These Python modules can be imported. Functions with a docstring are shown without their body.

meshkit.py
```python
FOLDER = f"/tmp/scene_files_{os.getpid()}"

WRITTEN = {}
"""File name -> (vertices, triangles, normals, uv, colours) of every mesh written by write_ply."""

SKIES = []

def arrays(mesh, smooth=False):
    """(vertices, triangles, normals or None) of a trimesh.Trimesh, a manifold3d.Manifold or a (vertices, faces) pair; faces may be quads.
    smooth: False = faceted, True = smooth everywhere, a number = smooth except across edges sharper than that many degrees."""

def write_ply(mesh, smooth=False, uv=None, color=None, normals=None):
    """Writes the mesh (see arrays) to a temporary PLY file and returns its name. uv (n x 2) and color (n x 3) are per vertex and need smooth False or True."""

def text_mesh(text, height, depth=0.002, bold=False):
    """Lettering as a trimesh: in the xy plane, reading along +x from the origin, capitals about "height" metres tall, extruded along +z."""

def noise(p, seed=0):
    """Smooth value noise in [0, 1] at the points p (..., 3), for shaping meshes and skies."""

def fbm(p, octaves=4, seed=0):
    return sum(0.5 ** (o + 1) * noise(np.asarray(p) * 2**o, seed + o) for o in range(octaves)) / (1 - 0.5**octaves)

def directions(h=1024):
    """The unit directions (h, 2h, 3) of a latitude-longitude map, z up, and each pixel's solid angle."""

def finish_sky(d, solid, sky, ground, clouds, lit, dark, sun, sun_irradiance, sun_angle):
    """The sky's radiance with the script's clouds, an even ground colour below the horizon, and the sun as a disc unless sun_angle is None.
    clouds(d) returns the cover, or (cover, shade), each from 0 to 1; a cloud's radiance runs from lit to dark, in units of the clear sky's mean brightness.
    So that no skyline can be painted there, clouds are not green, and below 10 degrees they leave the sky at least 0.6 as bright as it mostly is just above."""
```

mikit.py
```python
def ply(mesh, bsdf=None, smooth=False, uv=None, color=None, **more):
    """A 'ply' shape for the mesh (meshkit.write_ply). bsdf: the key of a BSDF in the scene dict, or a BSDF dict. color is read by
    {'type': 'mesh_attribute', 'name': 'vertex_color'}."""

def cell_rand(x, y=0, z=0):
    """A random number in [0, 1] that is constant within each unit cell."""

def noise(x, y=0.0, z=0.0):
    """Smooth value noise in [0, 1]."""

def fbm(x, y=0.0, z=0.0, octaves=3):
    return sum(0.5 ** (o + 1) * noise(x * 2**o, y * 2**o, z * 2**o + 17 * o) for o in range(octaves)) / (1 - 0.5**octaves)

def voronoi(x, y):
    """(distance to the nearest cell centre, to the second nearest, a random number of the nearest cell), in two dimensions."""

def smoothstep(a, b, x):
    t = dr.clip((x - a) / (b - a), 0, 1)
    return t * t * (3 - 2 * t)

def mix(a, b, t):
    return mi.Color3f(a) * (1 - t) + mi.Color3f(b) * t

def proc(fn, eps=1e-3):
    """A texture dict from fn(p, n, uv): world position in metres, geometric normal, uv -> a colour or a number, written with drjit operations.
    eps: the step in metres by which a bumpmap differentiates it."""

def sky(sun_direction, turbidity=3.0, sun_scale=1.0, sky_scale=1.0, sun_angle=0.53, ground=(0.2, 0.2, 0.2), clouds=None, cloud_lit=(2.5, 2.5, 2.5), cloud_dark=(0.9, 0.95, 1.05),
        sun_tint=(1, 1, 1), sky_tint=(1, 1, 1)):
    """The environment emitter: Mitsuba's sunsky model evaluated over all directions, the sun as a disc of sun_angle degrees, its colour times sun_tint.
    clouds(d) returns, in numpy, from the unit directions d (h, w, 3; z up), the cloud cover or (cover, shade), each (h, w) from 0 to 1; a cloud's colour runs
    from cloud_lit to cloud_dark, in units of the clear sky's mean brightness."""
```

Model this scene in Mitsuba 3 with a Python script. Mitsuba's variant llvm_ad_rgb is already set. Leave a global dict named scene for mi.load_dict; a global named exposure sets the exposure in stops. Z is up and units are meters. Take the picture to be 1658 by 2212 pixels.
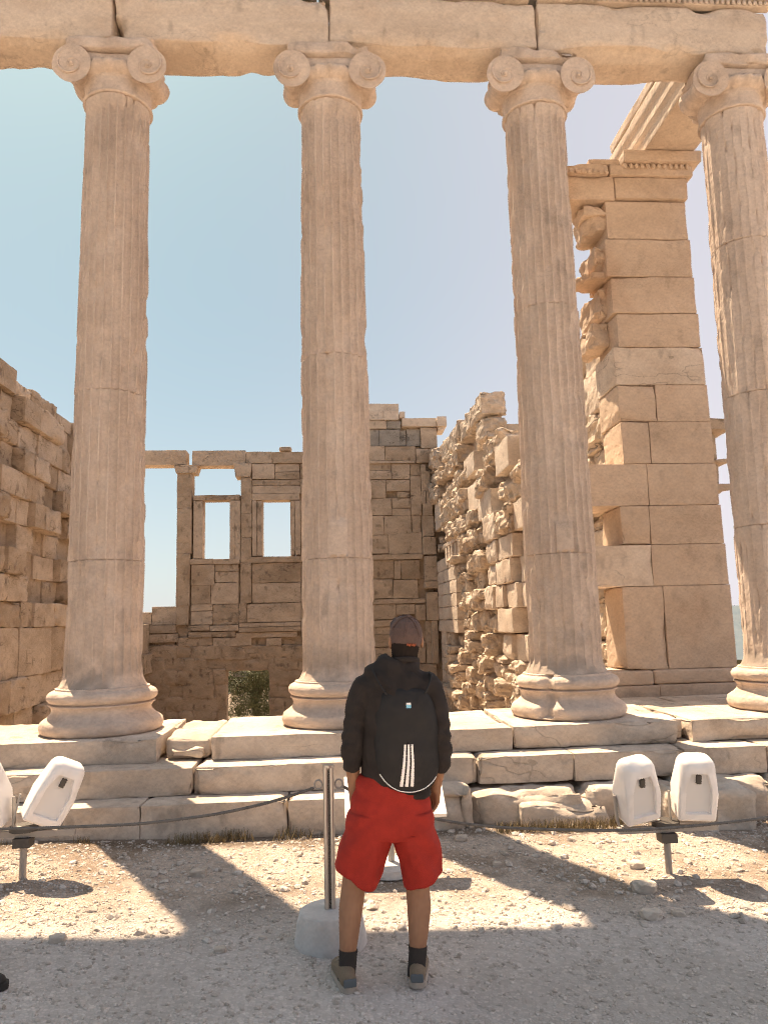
import math, random
import numpy as np, trimesh, manifold3d as m3, mitsuba as mi, drjit as dr
import mikit, meshkit
from mikit import proc, noise, fbm, voronoi, cell_rand, smoothstep, mix
from scipy.interpolate import PchipInterpolator
T = mi.ScalarTransform4f
scene, labels = {'type': 'scene'}, {}

# ---------------------------------------------------------------- camera, sky, exposure
_yaw, _pitch, _roll = 0.069, 0.1396, -0.0253
_fw = np.array([math.sin(_yaw)*math.cos(_pitch), math.cos(_yaw)*math.cos(_pitch), math.sin(_pitch)])
_r = np.array([math.cos(_yaw), -math.sin(_yaw), 0.0]); _u = np.cross(_r, _fw)
_up = -math.sin(_roll)*_r + math.cos(_roll)*_u
_eye = np.array([2.0712, -7.0498, 0.9323])
scene['camera'] = {'type': 'perspective', 'fov': 2*math.degrees(math.atan(829/1626.3)), 'fov_axis': 'x', 'near_clip': 0.05, 'far_clip': 20000.0,
                   'to_world': T().look_at(origin=_eye.tolist(), target=(_eye+_fw).tolist(), up=_up.tolist())}
exposure = 1.66
def added_veil(d):     # added haze, painted thicker to the north to imitate a lilac light leak
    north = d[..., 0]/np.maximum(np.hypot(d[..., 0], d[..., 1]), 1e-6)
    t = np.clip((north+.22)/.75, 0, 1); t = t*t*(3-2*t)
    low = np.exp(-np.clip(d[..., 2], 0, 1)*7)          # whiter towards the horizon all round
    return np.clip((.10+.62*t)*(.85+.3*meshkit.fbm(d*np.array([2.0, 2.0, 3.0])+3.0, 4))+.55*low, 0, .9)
SUN = (-0.249, 0.432, 1.0)
scene['sky'] = mikit.sky(SUN, turbidity=6.0, sun_scale=2.75, sun_tint=(1.08, 0.98, 0.86), sky_tint=(1.00, 1.11, 0.93), ground=(0.3, 0.26, 0.22), clouds=added_veil, cloud_lit=(1.95, 1.80, 1.92), cloud_dark=(1.4, 1.35, 1.4))

# ---------------------------------------------------------------- materials
def rgb(c): return {'type': 'rgb', 'value': list(c)}
def mat(name, color, rough=0.85, bump=None, bscale=1.0, eps=2e-3, metallic=0.0, spec=0.3, sheen=0.0):
    d = {'type': 'principled', 'base_color': proc(color) if callable(color) else rgb(color), 'roughness': rough, 'metallic': metallic, 'specular': spec}
    if sheen: d['sheen'] = sheen
    if spec == 0: d = {'type': 'diffuse', 'reflectance': d['base_color']}
    if bump is not None: d = {'type': 'bumpmap', 'arbitrary': proc(bump, eps), 'scale': bscale}| {'nested': d}
    scene[name] = {'type': 'twosided', 'nested': d}
    return name

def marble(light, dark, stain=(0.20, 0.13, 0.08), sx=3.0, sz=3.0, amt=0.55, black=0.3, crack=0.0, tone=(1, 1.015, 1.02)):
    light, dark, stain = (tuple(a*b for a, b in zip(c, tone)) for c in (light, dark, stain))
    def fn(p, n, uv):
        a = fbm(p.x*sx, p.y*sx, p.z*sz, 4)
        b = fbm(p.x*17+3, p.y*17, p.z*15, 3)
        c = mix(dark, light, smoothstep(0.25, 0.72, a*0.7+b*0.3))
        s = smoothstep(0.52, 0.78, fbm(p.x*1.3+9, p.y*1.3, p.z*0.8+4, 4))
        c = mix(c, mi.Color3f(stain), s*amt)
        k = smoothstep(0.60, 0.80, fbm(p.x*9+31, p.y*9, p.z*4, 4))
        c = c*(1-k*black)
        v = dr.abs(fbm(p.x*1.7+13, p.y*1.7+5, p.z*3.4, 4)-0.5)
        w = smoothstep(0.48, 0.62, fbm(p.x*1.1+31, p.y*1.1, p.z*1.6+8, 3))      # cracks only here and there
        c = c*(1-crack*w*(1-smoothstep(0.002, 0.011, v)))
        m = fbm(p.x*46, p.y*46, p.z*46, 2)
        c = c*(0.86+0.28*m)
        g = cell_rand(dr.floor(p.x*260), dr.floor(p.y*260), dr.floor(p.z*260))
        return c*(0.93+0.14*g)
    return fn
def stone_bump(a=30.0, d=0.004, pit=0.5, crack=0.0):
    def fn(p, n, uv):
        h = fbm(p.x*a, p.y*a, p.z*a, 4)
        q = fbm(p.x*a*0.4+7, p.y*a*0.4, p.z*a*0.4, 3)
        v = dr.abs(fbm(p.x*1.7+13, p.y*1.7+5, p.z*3.4, 4)-0.5)
        return d*(h - pit*smoothstep(0.55, 0.7, q) - 1.6*crack*smoothstep(0.48, 0.62, fbm(p.x*1.1+31, p.y*1.1, p.z*1.6+8, 3))*(1-smoothstep(0.002, 0.011, v)))
    return fn

_sh = marble((.535,.437,.365), (.44,.35,.285), (.40,.295,.225), 6.5, 0.7, .35, .18)
def shaft_col(p, n, uv):      # grey grime gathers in patches just above the bases
    k = smoothstep(0.95, 0.42, p.z)*smoothstep(0.38, 0.62, fbm(p.x*4, p.y*4, p.z*5, 3))
    return mix(_sh(p, n, uv), mi.Color3f(.23,.195,.165), k*.6)
mat('m_shaft', shaft_col, .8, stone_bump(26, .008))
mat('m_capital', marble((.55,.45,.375), (.45,.36,.295), (.40,.28,.20), 6.0, 4.0, .4, .2), .8, stone_bump(34, .008))
mat('m_beam', marble((.57,.475,.39), (.47,.38,.305), (.42,.30,.215), 1.4, 5.0, .5, .22, .15), .8, stone_bump(24, .007))
mat('m_step', marble((.53,.45,.375), (.41,.335,.27), (.35,.275,.21), 3.0, 5.0, .45, .3, .25), .85, stone_bump(22, .010, .5, .4))
mat('m_block', marble((.44,.355,.28), (.32,.25,.19), (.245,.175,.12), 2.2, 3.0, .6, .4, .4, tone=(1.14, 1.15, 1.13)), .85, stone_bump(17, .018, .7, .8))
mat('m_block_dark', marble((.37,.29,.22), (.265,.20,.145), (.19,.135,.09), 2.2, 3.0, .6, .45, .4, tone=(1.14, 1.15, 1.13)), .88, stone_bump(14, .026, .8, .8))
mat('m_block_pale', marble((.62,.53,.445), (.51,.42,.34), (.42,.31,.225), 2.5, 3.5, .4, .2, .3), .85, stone_bump(26, .010, .5, .4))
mat('m_grey_block', marble((.33,.30,.265), (.24,.215,.19), (.20,.16,.12), 3.0, 3.0, .5, .4, .5), .85, stone_bump(20, .012, .6, .6))
mat('m_anta', marble((.49,.39,.31), (.39,.30,.23), (.37,.245,.165), 1.6, 2.0, .6, .13, .08, tone=(1.14, 1.15, 1.13)), .85, stone_bump(20, .010, .6, .15))
mat('m_rubble', marble((.58,.485,.395), (.42,.335,.255), (.30,.205,.14), 4.0, 4.0, .55, .35, .5), .9, stone_bump(13, .030, .8, .7))

def gravel_col(p, n, uv):
    d1, d2, c = voronoi(p.x*55, p.y*55)
    a = fbm(p.x*2.2, p.y*2.2, 0, 4); b = fbm(p.x*0.5+4, p.y*0.5, 0, 3)
    path = smoothstep(-2.2, -2.9, p.y+.7*(b-.5)+.35*(a-.5))          # swept grey gravel of the path, brown earth by the steps
    earth = mix((.31,.245,.19), (.58,.49,.415), smoothstep(.30, .66, a*.65+.35*fbm(p.x*9, p.y*9, 2, 3)))
    base = mix(earth, mix((.58,.525,.475), (.68,.62,.57), smoothstep(.3, .7, a)), path)
    foot_band = smoothstep(-1.36, -1.2, p.y+.14*fbm(p.x*5, p.y*5, 0, 3))*smoothstep(-0.6, -1.0, p.y)
    base = mix(base, mi.Color3f(.17,.13,.095), foot_band*.8)      # darker band along the foot of the steps
    far = smoothstep(40.0, 55.0, dr.sqrt(p.x*p.x+p.y*p.y))
    base = mix(base, mi.Color3f(.15,.15,.11), far)      # scrub on the slopes away from the site
    return base*(0.76+0.45*c)*(0.82+0.18*smoothstep(0.0, 0.25, d2-d1))
def gravel_bump(p, n, uv):
    d1, d2, c = voronoi(p.x*55, p.y*55)
    return 0.007*smoothstep(0.0, 0.5, d2-d1)*(0.4+c) + 0.02*fbm(p.x*7, p.y*7, 0, 3)
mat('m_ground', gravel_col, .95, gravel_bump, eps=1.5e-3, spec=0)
mat('m_pebble', lambda p, n, uv: mix((.33,.29,.25), (.60,.55,.50), cell_rand(dr.floor(p.x*45), dr.floor(p.y*45), 0))*1.0, .9, spec=0)
mat('m_rock', marble((.50,.44,.38), (.40,.34,.28), (.33,.26,.2), 8, 8, .4, .3), .9, stone_bump(30, .014))
mat('m_concrete', lambda p, n, uv: mix((.46,.44,.42), (.57,.545,.52), fbm(p.x*9, p.y*9, p.z*9, 4))*(.9+.2*fbm(p.x*80, p.y*80, p.z*80, 2)), .9, lambda p, n, uv: .012*fbm(p.x*35, p.y*35, p.z*35, 4))
mat('m_steel', (.50,.47,.44), .42, metallic=1.0)
mat('m_dark_metal', (.10,.095,.09), .5, metallic=.6)
mat('m_grey_metal', (.34,.32,.30), .5, metallic=.4)
mat('m_rope', lambda p, n, uv: mix((.10,.095,.09), (.17,.155,.14), noise(p.x*60, p.y*60, p.z*60)), .9)
mat('m_white_paint', lambda p, n, uv: mix((.84,.81,.78), (.76,.72,.68), smoothstep(.5, .8, fbm(p.x*14, p.y*14, p.z*9, 4))), .45)
mat('m_panel', (.72,.70,.675), .5)
mat('m_black', (.03,.028,.027), .6)
mat('m_lamp_glass', (.05,.055,.06), .08, spec=.6)
mat('m_skin', lambda p, n, uv: mix((.30,.165,.10), (.24,.125,.073), fbm(p.x*30, p.y*30, p.z*30, 3)), .55, spec=.35)
mat('m_hair', (.022,.016,.013), .85, spec=.1)
def weave(c1, c2, f=900.0):
    return lambda p, n, uv: mix(c1, c2, fbm(p.x*22, p.y*22, p.z*22, 3))*(.85+.3*cell_rand(dr.floor(p.x*f), dr.floor(p.y*f), dr.floor(p.z*f)))
mat('m_shirt', weave((.015,.0125,.0125), (.031,.025,.023)), .9, lambda p, n, uv: .010*fbm(p.x*14, p.y*14, p.z*9, 3), sheen=.3)
mat('m_bag', weave((.010,.010,.0115), (.019,.018,.019)), .65, lambda p, n, uv: .008*fbm(p.x*18+5, p.y*18, p.z*12, 3))
mat('m_shorts', weave((.33,.026,.017), (.24,.018,.012)), .85, lambda p, n, uv: .012*fbm(p.x*16, p.y*16, p.z*7, 3), sheen=.3)
mat('m_cap', weave((.115,.078,.07), (.075,.050,.045)), .9, sheen=.2)
mat('m_sock', weave((.030,.026,.025), (.045,.040,.037)), .95)
mat('m_shoe', weave((.21,.165,.12), (.15,.115,.082)), .85)
mat('m_sole', (.36,.31,.26), .8)
mat('m_shoe_tab', (.10,.115,.125), .8)
mat('m_white', (.78,.76,.74), .7)
mat('m_orange', (.30,.085,.04), .8)
mat('m_blue', (.22,.50,.66), .6)
mat('m_bark', lambda p, n, uv: mix((.16,.12,.085), (.28,.22,.16), fbm(p.x*12, p.y*12, p.z*4, 4)), .95)
scene['m_leaf'] = {'type': 'twosided', 'nested': {'type': 'principled', 'base_color': proc(lambda p, n, uv: mix((.055,.075,.028), (.12,.135,.07), cell_rand(dr.floor(p.x*9), dr.floor(p.y*9), dr.floor(p.z*9)))), 'roughness': .6}}
mat('m_weed', lambda p, n, uv: mix((.11,.085,.045), (.24,.185,.10), cell_rand(dr.floor(p.x*30), dr.floor(p.y*30), 0)), .9)
mat('m_plain', lambda p, n, uv: mix((.33,.36,.38), (.43,.44,.44), fbm(p.x*.01, p.y*.01, 0, 4)), .95)
mat('m_hill', lambda p, n, uv: mix((.10,.135,.165), (.15,.175,.195), fbm(p.x*.004, p.y*.004, p.z*.004, 4)), .95, spec=0)  # blue of the distant haze is painted into the hill colour

# ---------------------------------------------------------------- helpers
def add(key, mesh, bsdf, smooth=True, label=None, cat=None, group=None, kind=None):
    k, i = key, 0
    while k in scene: i += 1; k = f'{key}_{i:03d}'
    scene[k] = mikit.ply(mesh, bsdf, smooth=smooth)
    tag(k, label, cat, group, kind)
    return k
def tag(k, label=None, cat=None, group=None, kind=None):
    d = {a: b for a, b in (('label', label), ('category', cat), ('group', group), ('kind', kind)) if b}
    if d: labels[k] = {**labels.get(k, {}), **d}
def thing(name, label, cat, group=None):
    k, i = name, 0
    while k in labels: i += 1; k = f'{name}_{i:03d}'
    tag(k, label, cat, group); return k

def axis_coords(a, b, r, res):
    L = b-a; r = min(r, L*0.45)
    n = max(1, int(round((L-2*r)/res)))
    return np.concatenate([[a, a+0.35*r], np.linspace(a+r, b-r, n+1), [b-0.35*r, b]])
def stone(x0, x1, y0, y1, z0, z1, r=.015, amp=.006, freq=5.0, seed=0, res=.16, chip=.02, oct=3):
    """a weathered block: rounded box, bumpy faces, arrises eaten away here and there"""
    X, Y, Z = axis_coords(x0, x1, r, res), axis_coords(y0, y1, r, res), axis_coords(z0, z1, r, res)
    V, F, off = [], [], 0
    for ax, (A, B) in enumerate(((Y, Z), (Z, X), (X, Y))):
        ga, gb = np.meshgrid(A, B, indexing='ij'); na, nb = ga.shape
        idx = np.arange(na*nb).reshape(na, nb)
        q = np.stack([idx[:-1, :-1], idx[1:, :-1], idx[1:, 1:], idx[:-1, 1:]], -1).reshape(-1, 4)
        for side, val in ((0, (x0, y0, z0)[ax]), (1, (x1, y1, z1)[ax])):
            P = np.zeros((na*nb, 3)); P[:, ax] = val; P[:, (ax+1) % 3] = ga.ravel(); P[:, (ax+2) % 3] = gb.ravel()
            V.append(P); F.append((q if side else q[:, ::-1])+off); off += na*nb
    V = np.vstack(V); F = np.vstack(F)
    _, first, inv = np.unique(np.round(V, 5), axis=0, return_index=True, return_inverse=True)
    V, F = V[first], inv.ravel()[F]
    lo, hi = np.array([x0, y0, z0]), np.array([x1, y1, z1]); c, h = (lo+hi)/2, (hi-lo)/2
    rr = np.minimum(r, h*0.9)
    p = V-c; q = np.clip(p, -(h-rr), h-rr); d = p-q; n = np.linalg.norm(d/rr, axis=1, keepdims=True)
    d = np.where(n > 0, d/np.maximum(n, 1e-9), d)
    nd = d/np.maximum(np.linalg.norm(d, axis=1, keepdims=True), 1e-9)
    W = c+q+d
    s = np.array([seed*7.31, seed*3.17, seed*5.73])
    f = meshkit.fbm(V*freq+s, oct)-.5
    edge = ((np.abs(p) > h-rr*1.01).sum(1) >= 2).astype(float)
    near = ((np.abs(p) > h-rr*2.2).sum(1) >= 2)*.5
    e = np.maximum(edge, near)
    ch = np.clip(meshkit.fbm(V*3.2+s[::-1], 3)-.47, 0, 1)*4
    W = W + nd*(2*amp*f)[:, None] - nd*(chip*e*ch)[:, None]
    return W, np.vstack([F[:, [0, 1, 2]], F[:, [0, 2, 3]]])

def box(x0, x1, y0, y1, z0, z1):
    m = trimesh.creation.box((x1-x0, y1-y0, z1-z0)); m.apply_translation(((x0+x1)/2, (y0+y1)/2, (z0+z1)/2)); return m
def join(*ms):
    return trimesh.util.concatenate([m if isinstance(m, trimesh.Trimesh) else trimesh.Trimesh(m[0], m[1], process=False) for m in ms])
def moved(mesh, M):
    m = mesh.copy() if isinstance(mesh, trimesh.Trimesh) else trimesh.Trimesh(mesh[0], mesh[1], process=False); m.apply_transform(M); return m
def xf(loc=(0,0,0), rz=0, rx=0, ry=0):
    M = trimesh.transformations.euler_matrix(rx, ry, rz, 'sxyz'); M[:3, 3] = loc; return M
def lathe(prof, n=48, seed=0, amp=0.0, freq=8):
    prof = np.array(prof, float); th = np.linspace(0, 2*np.pi, n, endpoint=False)
    V = np.stack([prof[:, None, 0]*np.cos(th), prof[:, None, 0]*np.sin(th), np.broadcast_to(prof[:, None, 1], (len(prof), n))], -1).reshape(-1, 3)
    i = np.arange(len(prof)*n).reshape(len(prof), n); j = np.roll(i, -1, 1)
    F = np.stack([i[:-1], j[:-1], j[1:], i[1:]], -1).reshape(-1, 4)
    if amp:
        d = V*[1, 1, 0]; d /= np.maximum(np.linalg.norm(d, axis=1, keepdims=True), 1e-9)
        V = V + d*((meshkit.fbm(V*freq+seed*3.3, 3)-.5)*2*amp)[:, None]
    return V, np.vstack([F[:, [0, 1, 2]], F[:, [0, 2, 3]]])
def spline(pts, k):
    pts = np.array(pts, float); t = np.arange(len(pts)); return PchipInterpolator(t, pts, axis=0)(np.linspace(0, len(pts)-1, k))
def sweep(pts, rad, n=20, k=None, up=(0, 1, 0), flat=2.0):
    """a closed tube along pts; rad = (side radius, depth radius) per point"""
    pts, rad = np.array(pts, float), np.array([r if np.ndim(r) else (r, r) for r in rad], float)
    if k: pts, rad = spline(pts, k), spline(rad, k)
    t = np.gradient(pts, axis=0); t /= np.linalg.norm(t, axis=1, keepdims=True)
    up = np.broadcast_to(np.array(up, float), t.shape)
    dpt = up - t*(up*t).sum(1, keepdims=True); dpt /= np.linalg.norm(dpt, axis=1, keepdims=True)
    side = np.cross(dpt, t)
    th = np.linspace(0, 2*np.pi, n, endpoint=False)
    ct, st = np.sign(np.cos(th))*np.abs(np.cos(th))**(2/flat), np.sign(np.sin(th))*np.abs(np.sin(th))**(2/flat)
    V = pts[:, None] + side[:, None]*(ct[None]*rad[:, :1])[..., None] + dpt[:, None]*(st[None]*rad[:, 1:])[..., None]
    m = len(pts); V = np.vstack([V.reshape(-1, 3), pts[:1], pts[-1:]])
    i = np.arange(m*n).reshape(m, n); j = np.roll(i, -1, 1)
    F = np.stack([i[:-1], j[:-1], j[1:], i[1:]], -1).reshape(-1, 4)
    F = np.vstack([F[:, [0, 1, 2]], F[:, [0, 2, 3]], np.stack([j[0], i[0], np.full(n, m*n)], -1), np.stack([i[-1], j[-1], np.full(n, m*n+1)], -1)])
    return V, F
def man(mesh):
    v, f = (mesh.vertices, mesh.faces) if isinstance(mesh, trimesh.Trimesh) else mesh
    m = m3.Manifold(m3.Mesh(np.asarray(v, np.float32), np.asarray(f, np.uint32)))
    if m.volume() < 0: m = m3.Manifold(m3.Mesh(np.asarray(v, np.float32), np.asarray(f, np.uint32)[:, ::-1].copy()))
    return m
def union(ms):
    out = ms[0]
    for m in ms[1:]: out = out + m
    return out
def ball(c, r):
    return m3.Manifold.sphere(1.0, 20).scale((r, r, r) if np.ndim(r) == 0 else tuple(r)).translate(tuple(c))
def bone(a, ra, b, rb): return m3.Manifold.hull(ball(a, ra)+ball(b, rb))
def chain(pts, rs): return union([bone(pts[i], rs[i], pts[i+1], rs[i+1]) for i in range(len(pts)-1)])
def tri(m):
    q = m.to_mesh(); return trimesh.Trimesh(q.vert_properties[:, :3], q.tri_verts, process=True)
def soft(m, length, it=10):
    t = tri(m.refine_to_length(length)); t.merge_vertices(); t.remove_unreferenced_vertices()
    e = t.edges_unique; V = np.array(t.vertices); n = len(V); deg = np.bincount(e.ravel(), minlength=n)[:, None]
    for q in range(2*it):
        acc = np.stack([np.bincount(e[:, 0], V[e[:, 1], c], n)+np.bincount(e[:, 1], V[e[:, 0], c], n) for c in range(3)], -1)
        V = V+(.5 if q % 2 == 0 else -.52)*(acc/np.maximum(deg, 1)-V)
    t.vertices = V
    return t
def wrinkle(t, amp, f=(9, 9, 6), seed=0):
    n = t.vertex_normals; d = meshkit.fbm(np.asarray(t.vertices)*np.array(f)+seed*2.7, 3)-.5
    # folds: ridged noise
    e = 1-np.abs(meshkit.fbm(np.asarray(t.vertices)*np.array(f)*1.7+seed*5.1+40, 2)-.5)*4
    t.vertices = t.vertices + n*(amp*(2*d+.6*np.clip(e, 0, 1)))[:, None]; return t
rng = np.random.default_rng(7)
G = -0.65

# ---------------------------------------------------------------- ground, distance
def ground_z(x, y):
    z = np.where((y < 0.35) | (x < -4.6), G, -3.2)
    z = np.where((x > 7.4) & (y > -0.4), -3.2, z)
    z = z - np.where(y < .35, np.clip(x-2.1, -9, 6)*(.009+.02*np.clip((-y-1.2)/1.4, 0, 1)), 0)      # the path falls gently to the right
    near = (np.abs(x) < 14) & (y > -14) & (y < -1.0)
    z = z + np.where(near, .05*(meshkit.fbm(np.stack([x*.9, y*.9, 0*x], -1), 3)-.5), 0)
    far = np.maximum(np.hypot(x, y)-70, 0)
    return z - np.minimum(far*.9, 85)
gx = np.concatenate([[-9000, -2500, -800, -300, -180, -100, -60, -30, -15], np.linspace(-10, 7.3, 88), [7.5, 9, 12, 20, 35, 60, 100, 180, 300, 800, 2500, 9000]])
gy = np.concatenate([[-9000, -2500, -800, -300, -180, -100, -60, -30, -15, -10, -7], np.linspace(-5, .3, 44), [.42, 1, 3, 8, 14, 20, 35, 60, 100, 180, 300, 800, 2500, 9000]])
A, B = np.meshgrid(gx, gy, indexing='ij'); i = np.arange(A.size).reshape(A.shape)
F = np.stack([i[:-1, :-1], i[1:, :-1], i[1:, 1:], i[:-1, 1:]], -1).reshape(-1, 4)
V = np.stack([A, B, ground_z(A, B)], -1).reshape(-1, 3)
add('ground', (V, F), 'm_ground', True, kind='structure')
# the city plain below the rock and the mountains beyond it
V, F = [], []
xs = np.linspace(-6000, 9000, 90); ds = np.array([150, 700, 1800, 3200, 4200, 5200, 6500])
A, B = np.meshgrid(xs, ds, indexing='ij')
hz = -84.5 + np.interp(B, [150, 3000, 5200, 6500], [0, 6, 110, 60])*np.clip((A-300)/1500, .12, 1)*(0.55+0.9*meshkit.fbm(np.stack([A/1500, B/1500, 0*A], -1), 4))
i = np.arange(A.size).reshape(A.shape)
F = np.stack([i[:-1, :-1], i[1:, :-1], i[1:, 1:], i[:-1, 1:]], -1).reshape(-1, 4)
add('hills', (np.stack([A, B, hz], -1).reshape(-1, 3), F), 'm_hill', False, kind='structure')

# pebbles of the gravel
def pebbles(n, x0, x1, y0, y1, smin, smax, seed):
    g = np.random.default_rng(seed); base = trimesh.creation.icosphere(subdivisions=0); nv = len(base.vertices)
    x, y = g.uniform(x0, x1, n), g.uniform(y0, y1, n)
    s = smin*(smax/smin)**(g.random(n)**2.2)
    V = base.vertices[None]*g.uniform(.65, 1.25, (n, nv, 1))*(s[:, None]*g.uniform(.7, 1.3, (n, 3))*[1, 1, .62])[:, None]
    a = g.uniform(0, 6.28, n); c, sn = np.cos(a), np.sin(a)
    V = np.stack([V[..., 0]*c[:, None]-V[..., 1]*sn[:, None], V[..., 0]*sn[:, None]+V[..., 1]*c[:, None], V[..., 2]], -1)
    V += np.stack([x, y, ground_z(x, y)+s*.15], -1)[:, None]
    return V.reshape(-1, 3), (base.faces[None]+(np.arange(n)*nv)[:, None, None]).reshape(-1, 3)
add('gravel', join(pebbles(26000, -1.2, 6.2, -4.2, -1.18, .004, .014, 1), pebbles(1300, -1.2, 6.2, -3.0, -1.18, .012, .035, 2)), 'm_pebble', False,
    'loose pale pebbles and grit strewn over the ground in front of the steps', 'gravel', kind='stuff')

# ---------------------------------------------------------------- stepped platform
P = thing('stepped_platform', 'weathered three-step marble platform carrying the row of columns', 'steps')
def courses(y0, y1, z0, z1, cuts, part, **kw):
    for a, b in zip(cuts[:-1], cuts[1:]):
        add(f'{P}__{part}', stone(a+.003, b-.003, y0+rng.uniform(-.012, .012), y1, z0, z1+rng.uniform(-.006, .004), seed=rng.integers(1e6), **kw), 'm_step', True)
S = dict(r=.008, amp=.009, freq=7, res=.05, chip=.035, oct=5)
for a, b, yf, zt in [(-6.9, -5.0, -.62, 0), (-5.0, -3.1, -.61, .004), (-3.1, -1.25, -.62, 0), (-1.25, .62, -.615, .003), (1.05, 2.62, -.62, .0), (2.62, 3.55, -.625, -.008), (3.55, 4.98, -.615, .002), (5.11, 6.98, -.585, .0)]:
    add(f'{P}__stylobate_block', stone(a+.003, b-.003, yf, .64, -.19, zt, seed=rng.integers(1e6), **S), 'm_step', True)
add(f'{P}__stylobate_block', stone(.66, 1.04, -.50, .6, -.19, -.002, r=.05, amp=.03, freq=5, res=.06, chip=.08, seed=5), 'm_step', True, label='broken stylobate piece set back between two long blocks')
add(f'{P}__stylobate_block', stone(.70, 1.0, -.60, -.46, -.19, -.075, r=.045, amp=.02, freq=6, res=.04, chip=.05, seed=8), 'm_step', True)
add(f'{P}__stylobate_block', stone(4.985, 5.105, -.45, .6, -.19, -.004, r=.02, amp=.01, res=.06, seed=9), 'm_step', True)
courses(-.87, -.28, -.405, -.188, [-7.1, -5.2, -3.3, -1.5, -.1, .95, 2.55, 3.2, 3.98, 4.9, 5.6, 7.24], 'step_block', **S)
courses(-1.13, -.5, -.70, -.402, [-7.3, -5.5, -3.6, -1.9, -.2, .62, 1.7, 2.68], 'lower_step_block', **S)
for a, b, yf, zt, r in [(2.69, 3.1, -1.22, -.36, .06), (3.11, 3.97, -1.10, -.43, .03), (3.45, 4.15, -1.19, -.50, .04), (3.98, 4.75, -1.07, -.42, .03), (4.76, 5.5, -1.12, -.405, .03), (5.5, 7.4, -1.12, -.40, .03)]:
    add(f'{P}__lower_step_block', stone(a, b, yf, -.5, -.74, zt, r=r, amp=.034, freq=5.5, res=.045, chip=.10, seed=rng.integers(1e6), oct=4), 'm_step', True)
add('fallen_rock', stone(4.55, 5.2, -1.42, -1.02, -.72, -.36, r=.07, amp=.06, freq=5, res=.04, chip=.12, seed=77, oct=4), 'm_rock', True, 'big pale broken rock leaning on the lowest step behind the right pair of floodlights', 'rock')
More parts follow.
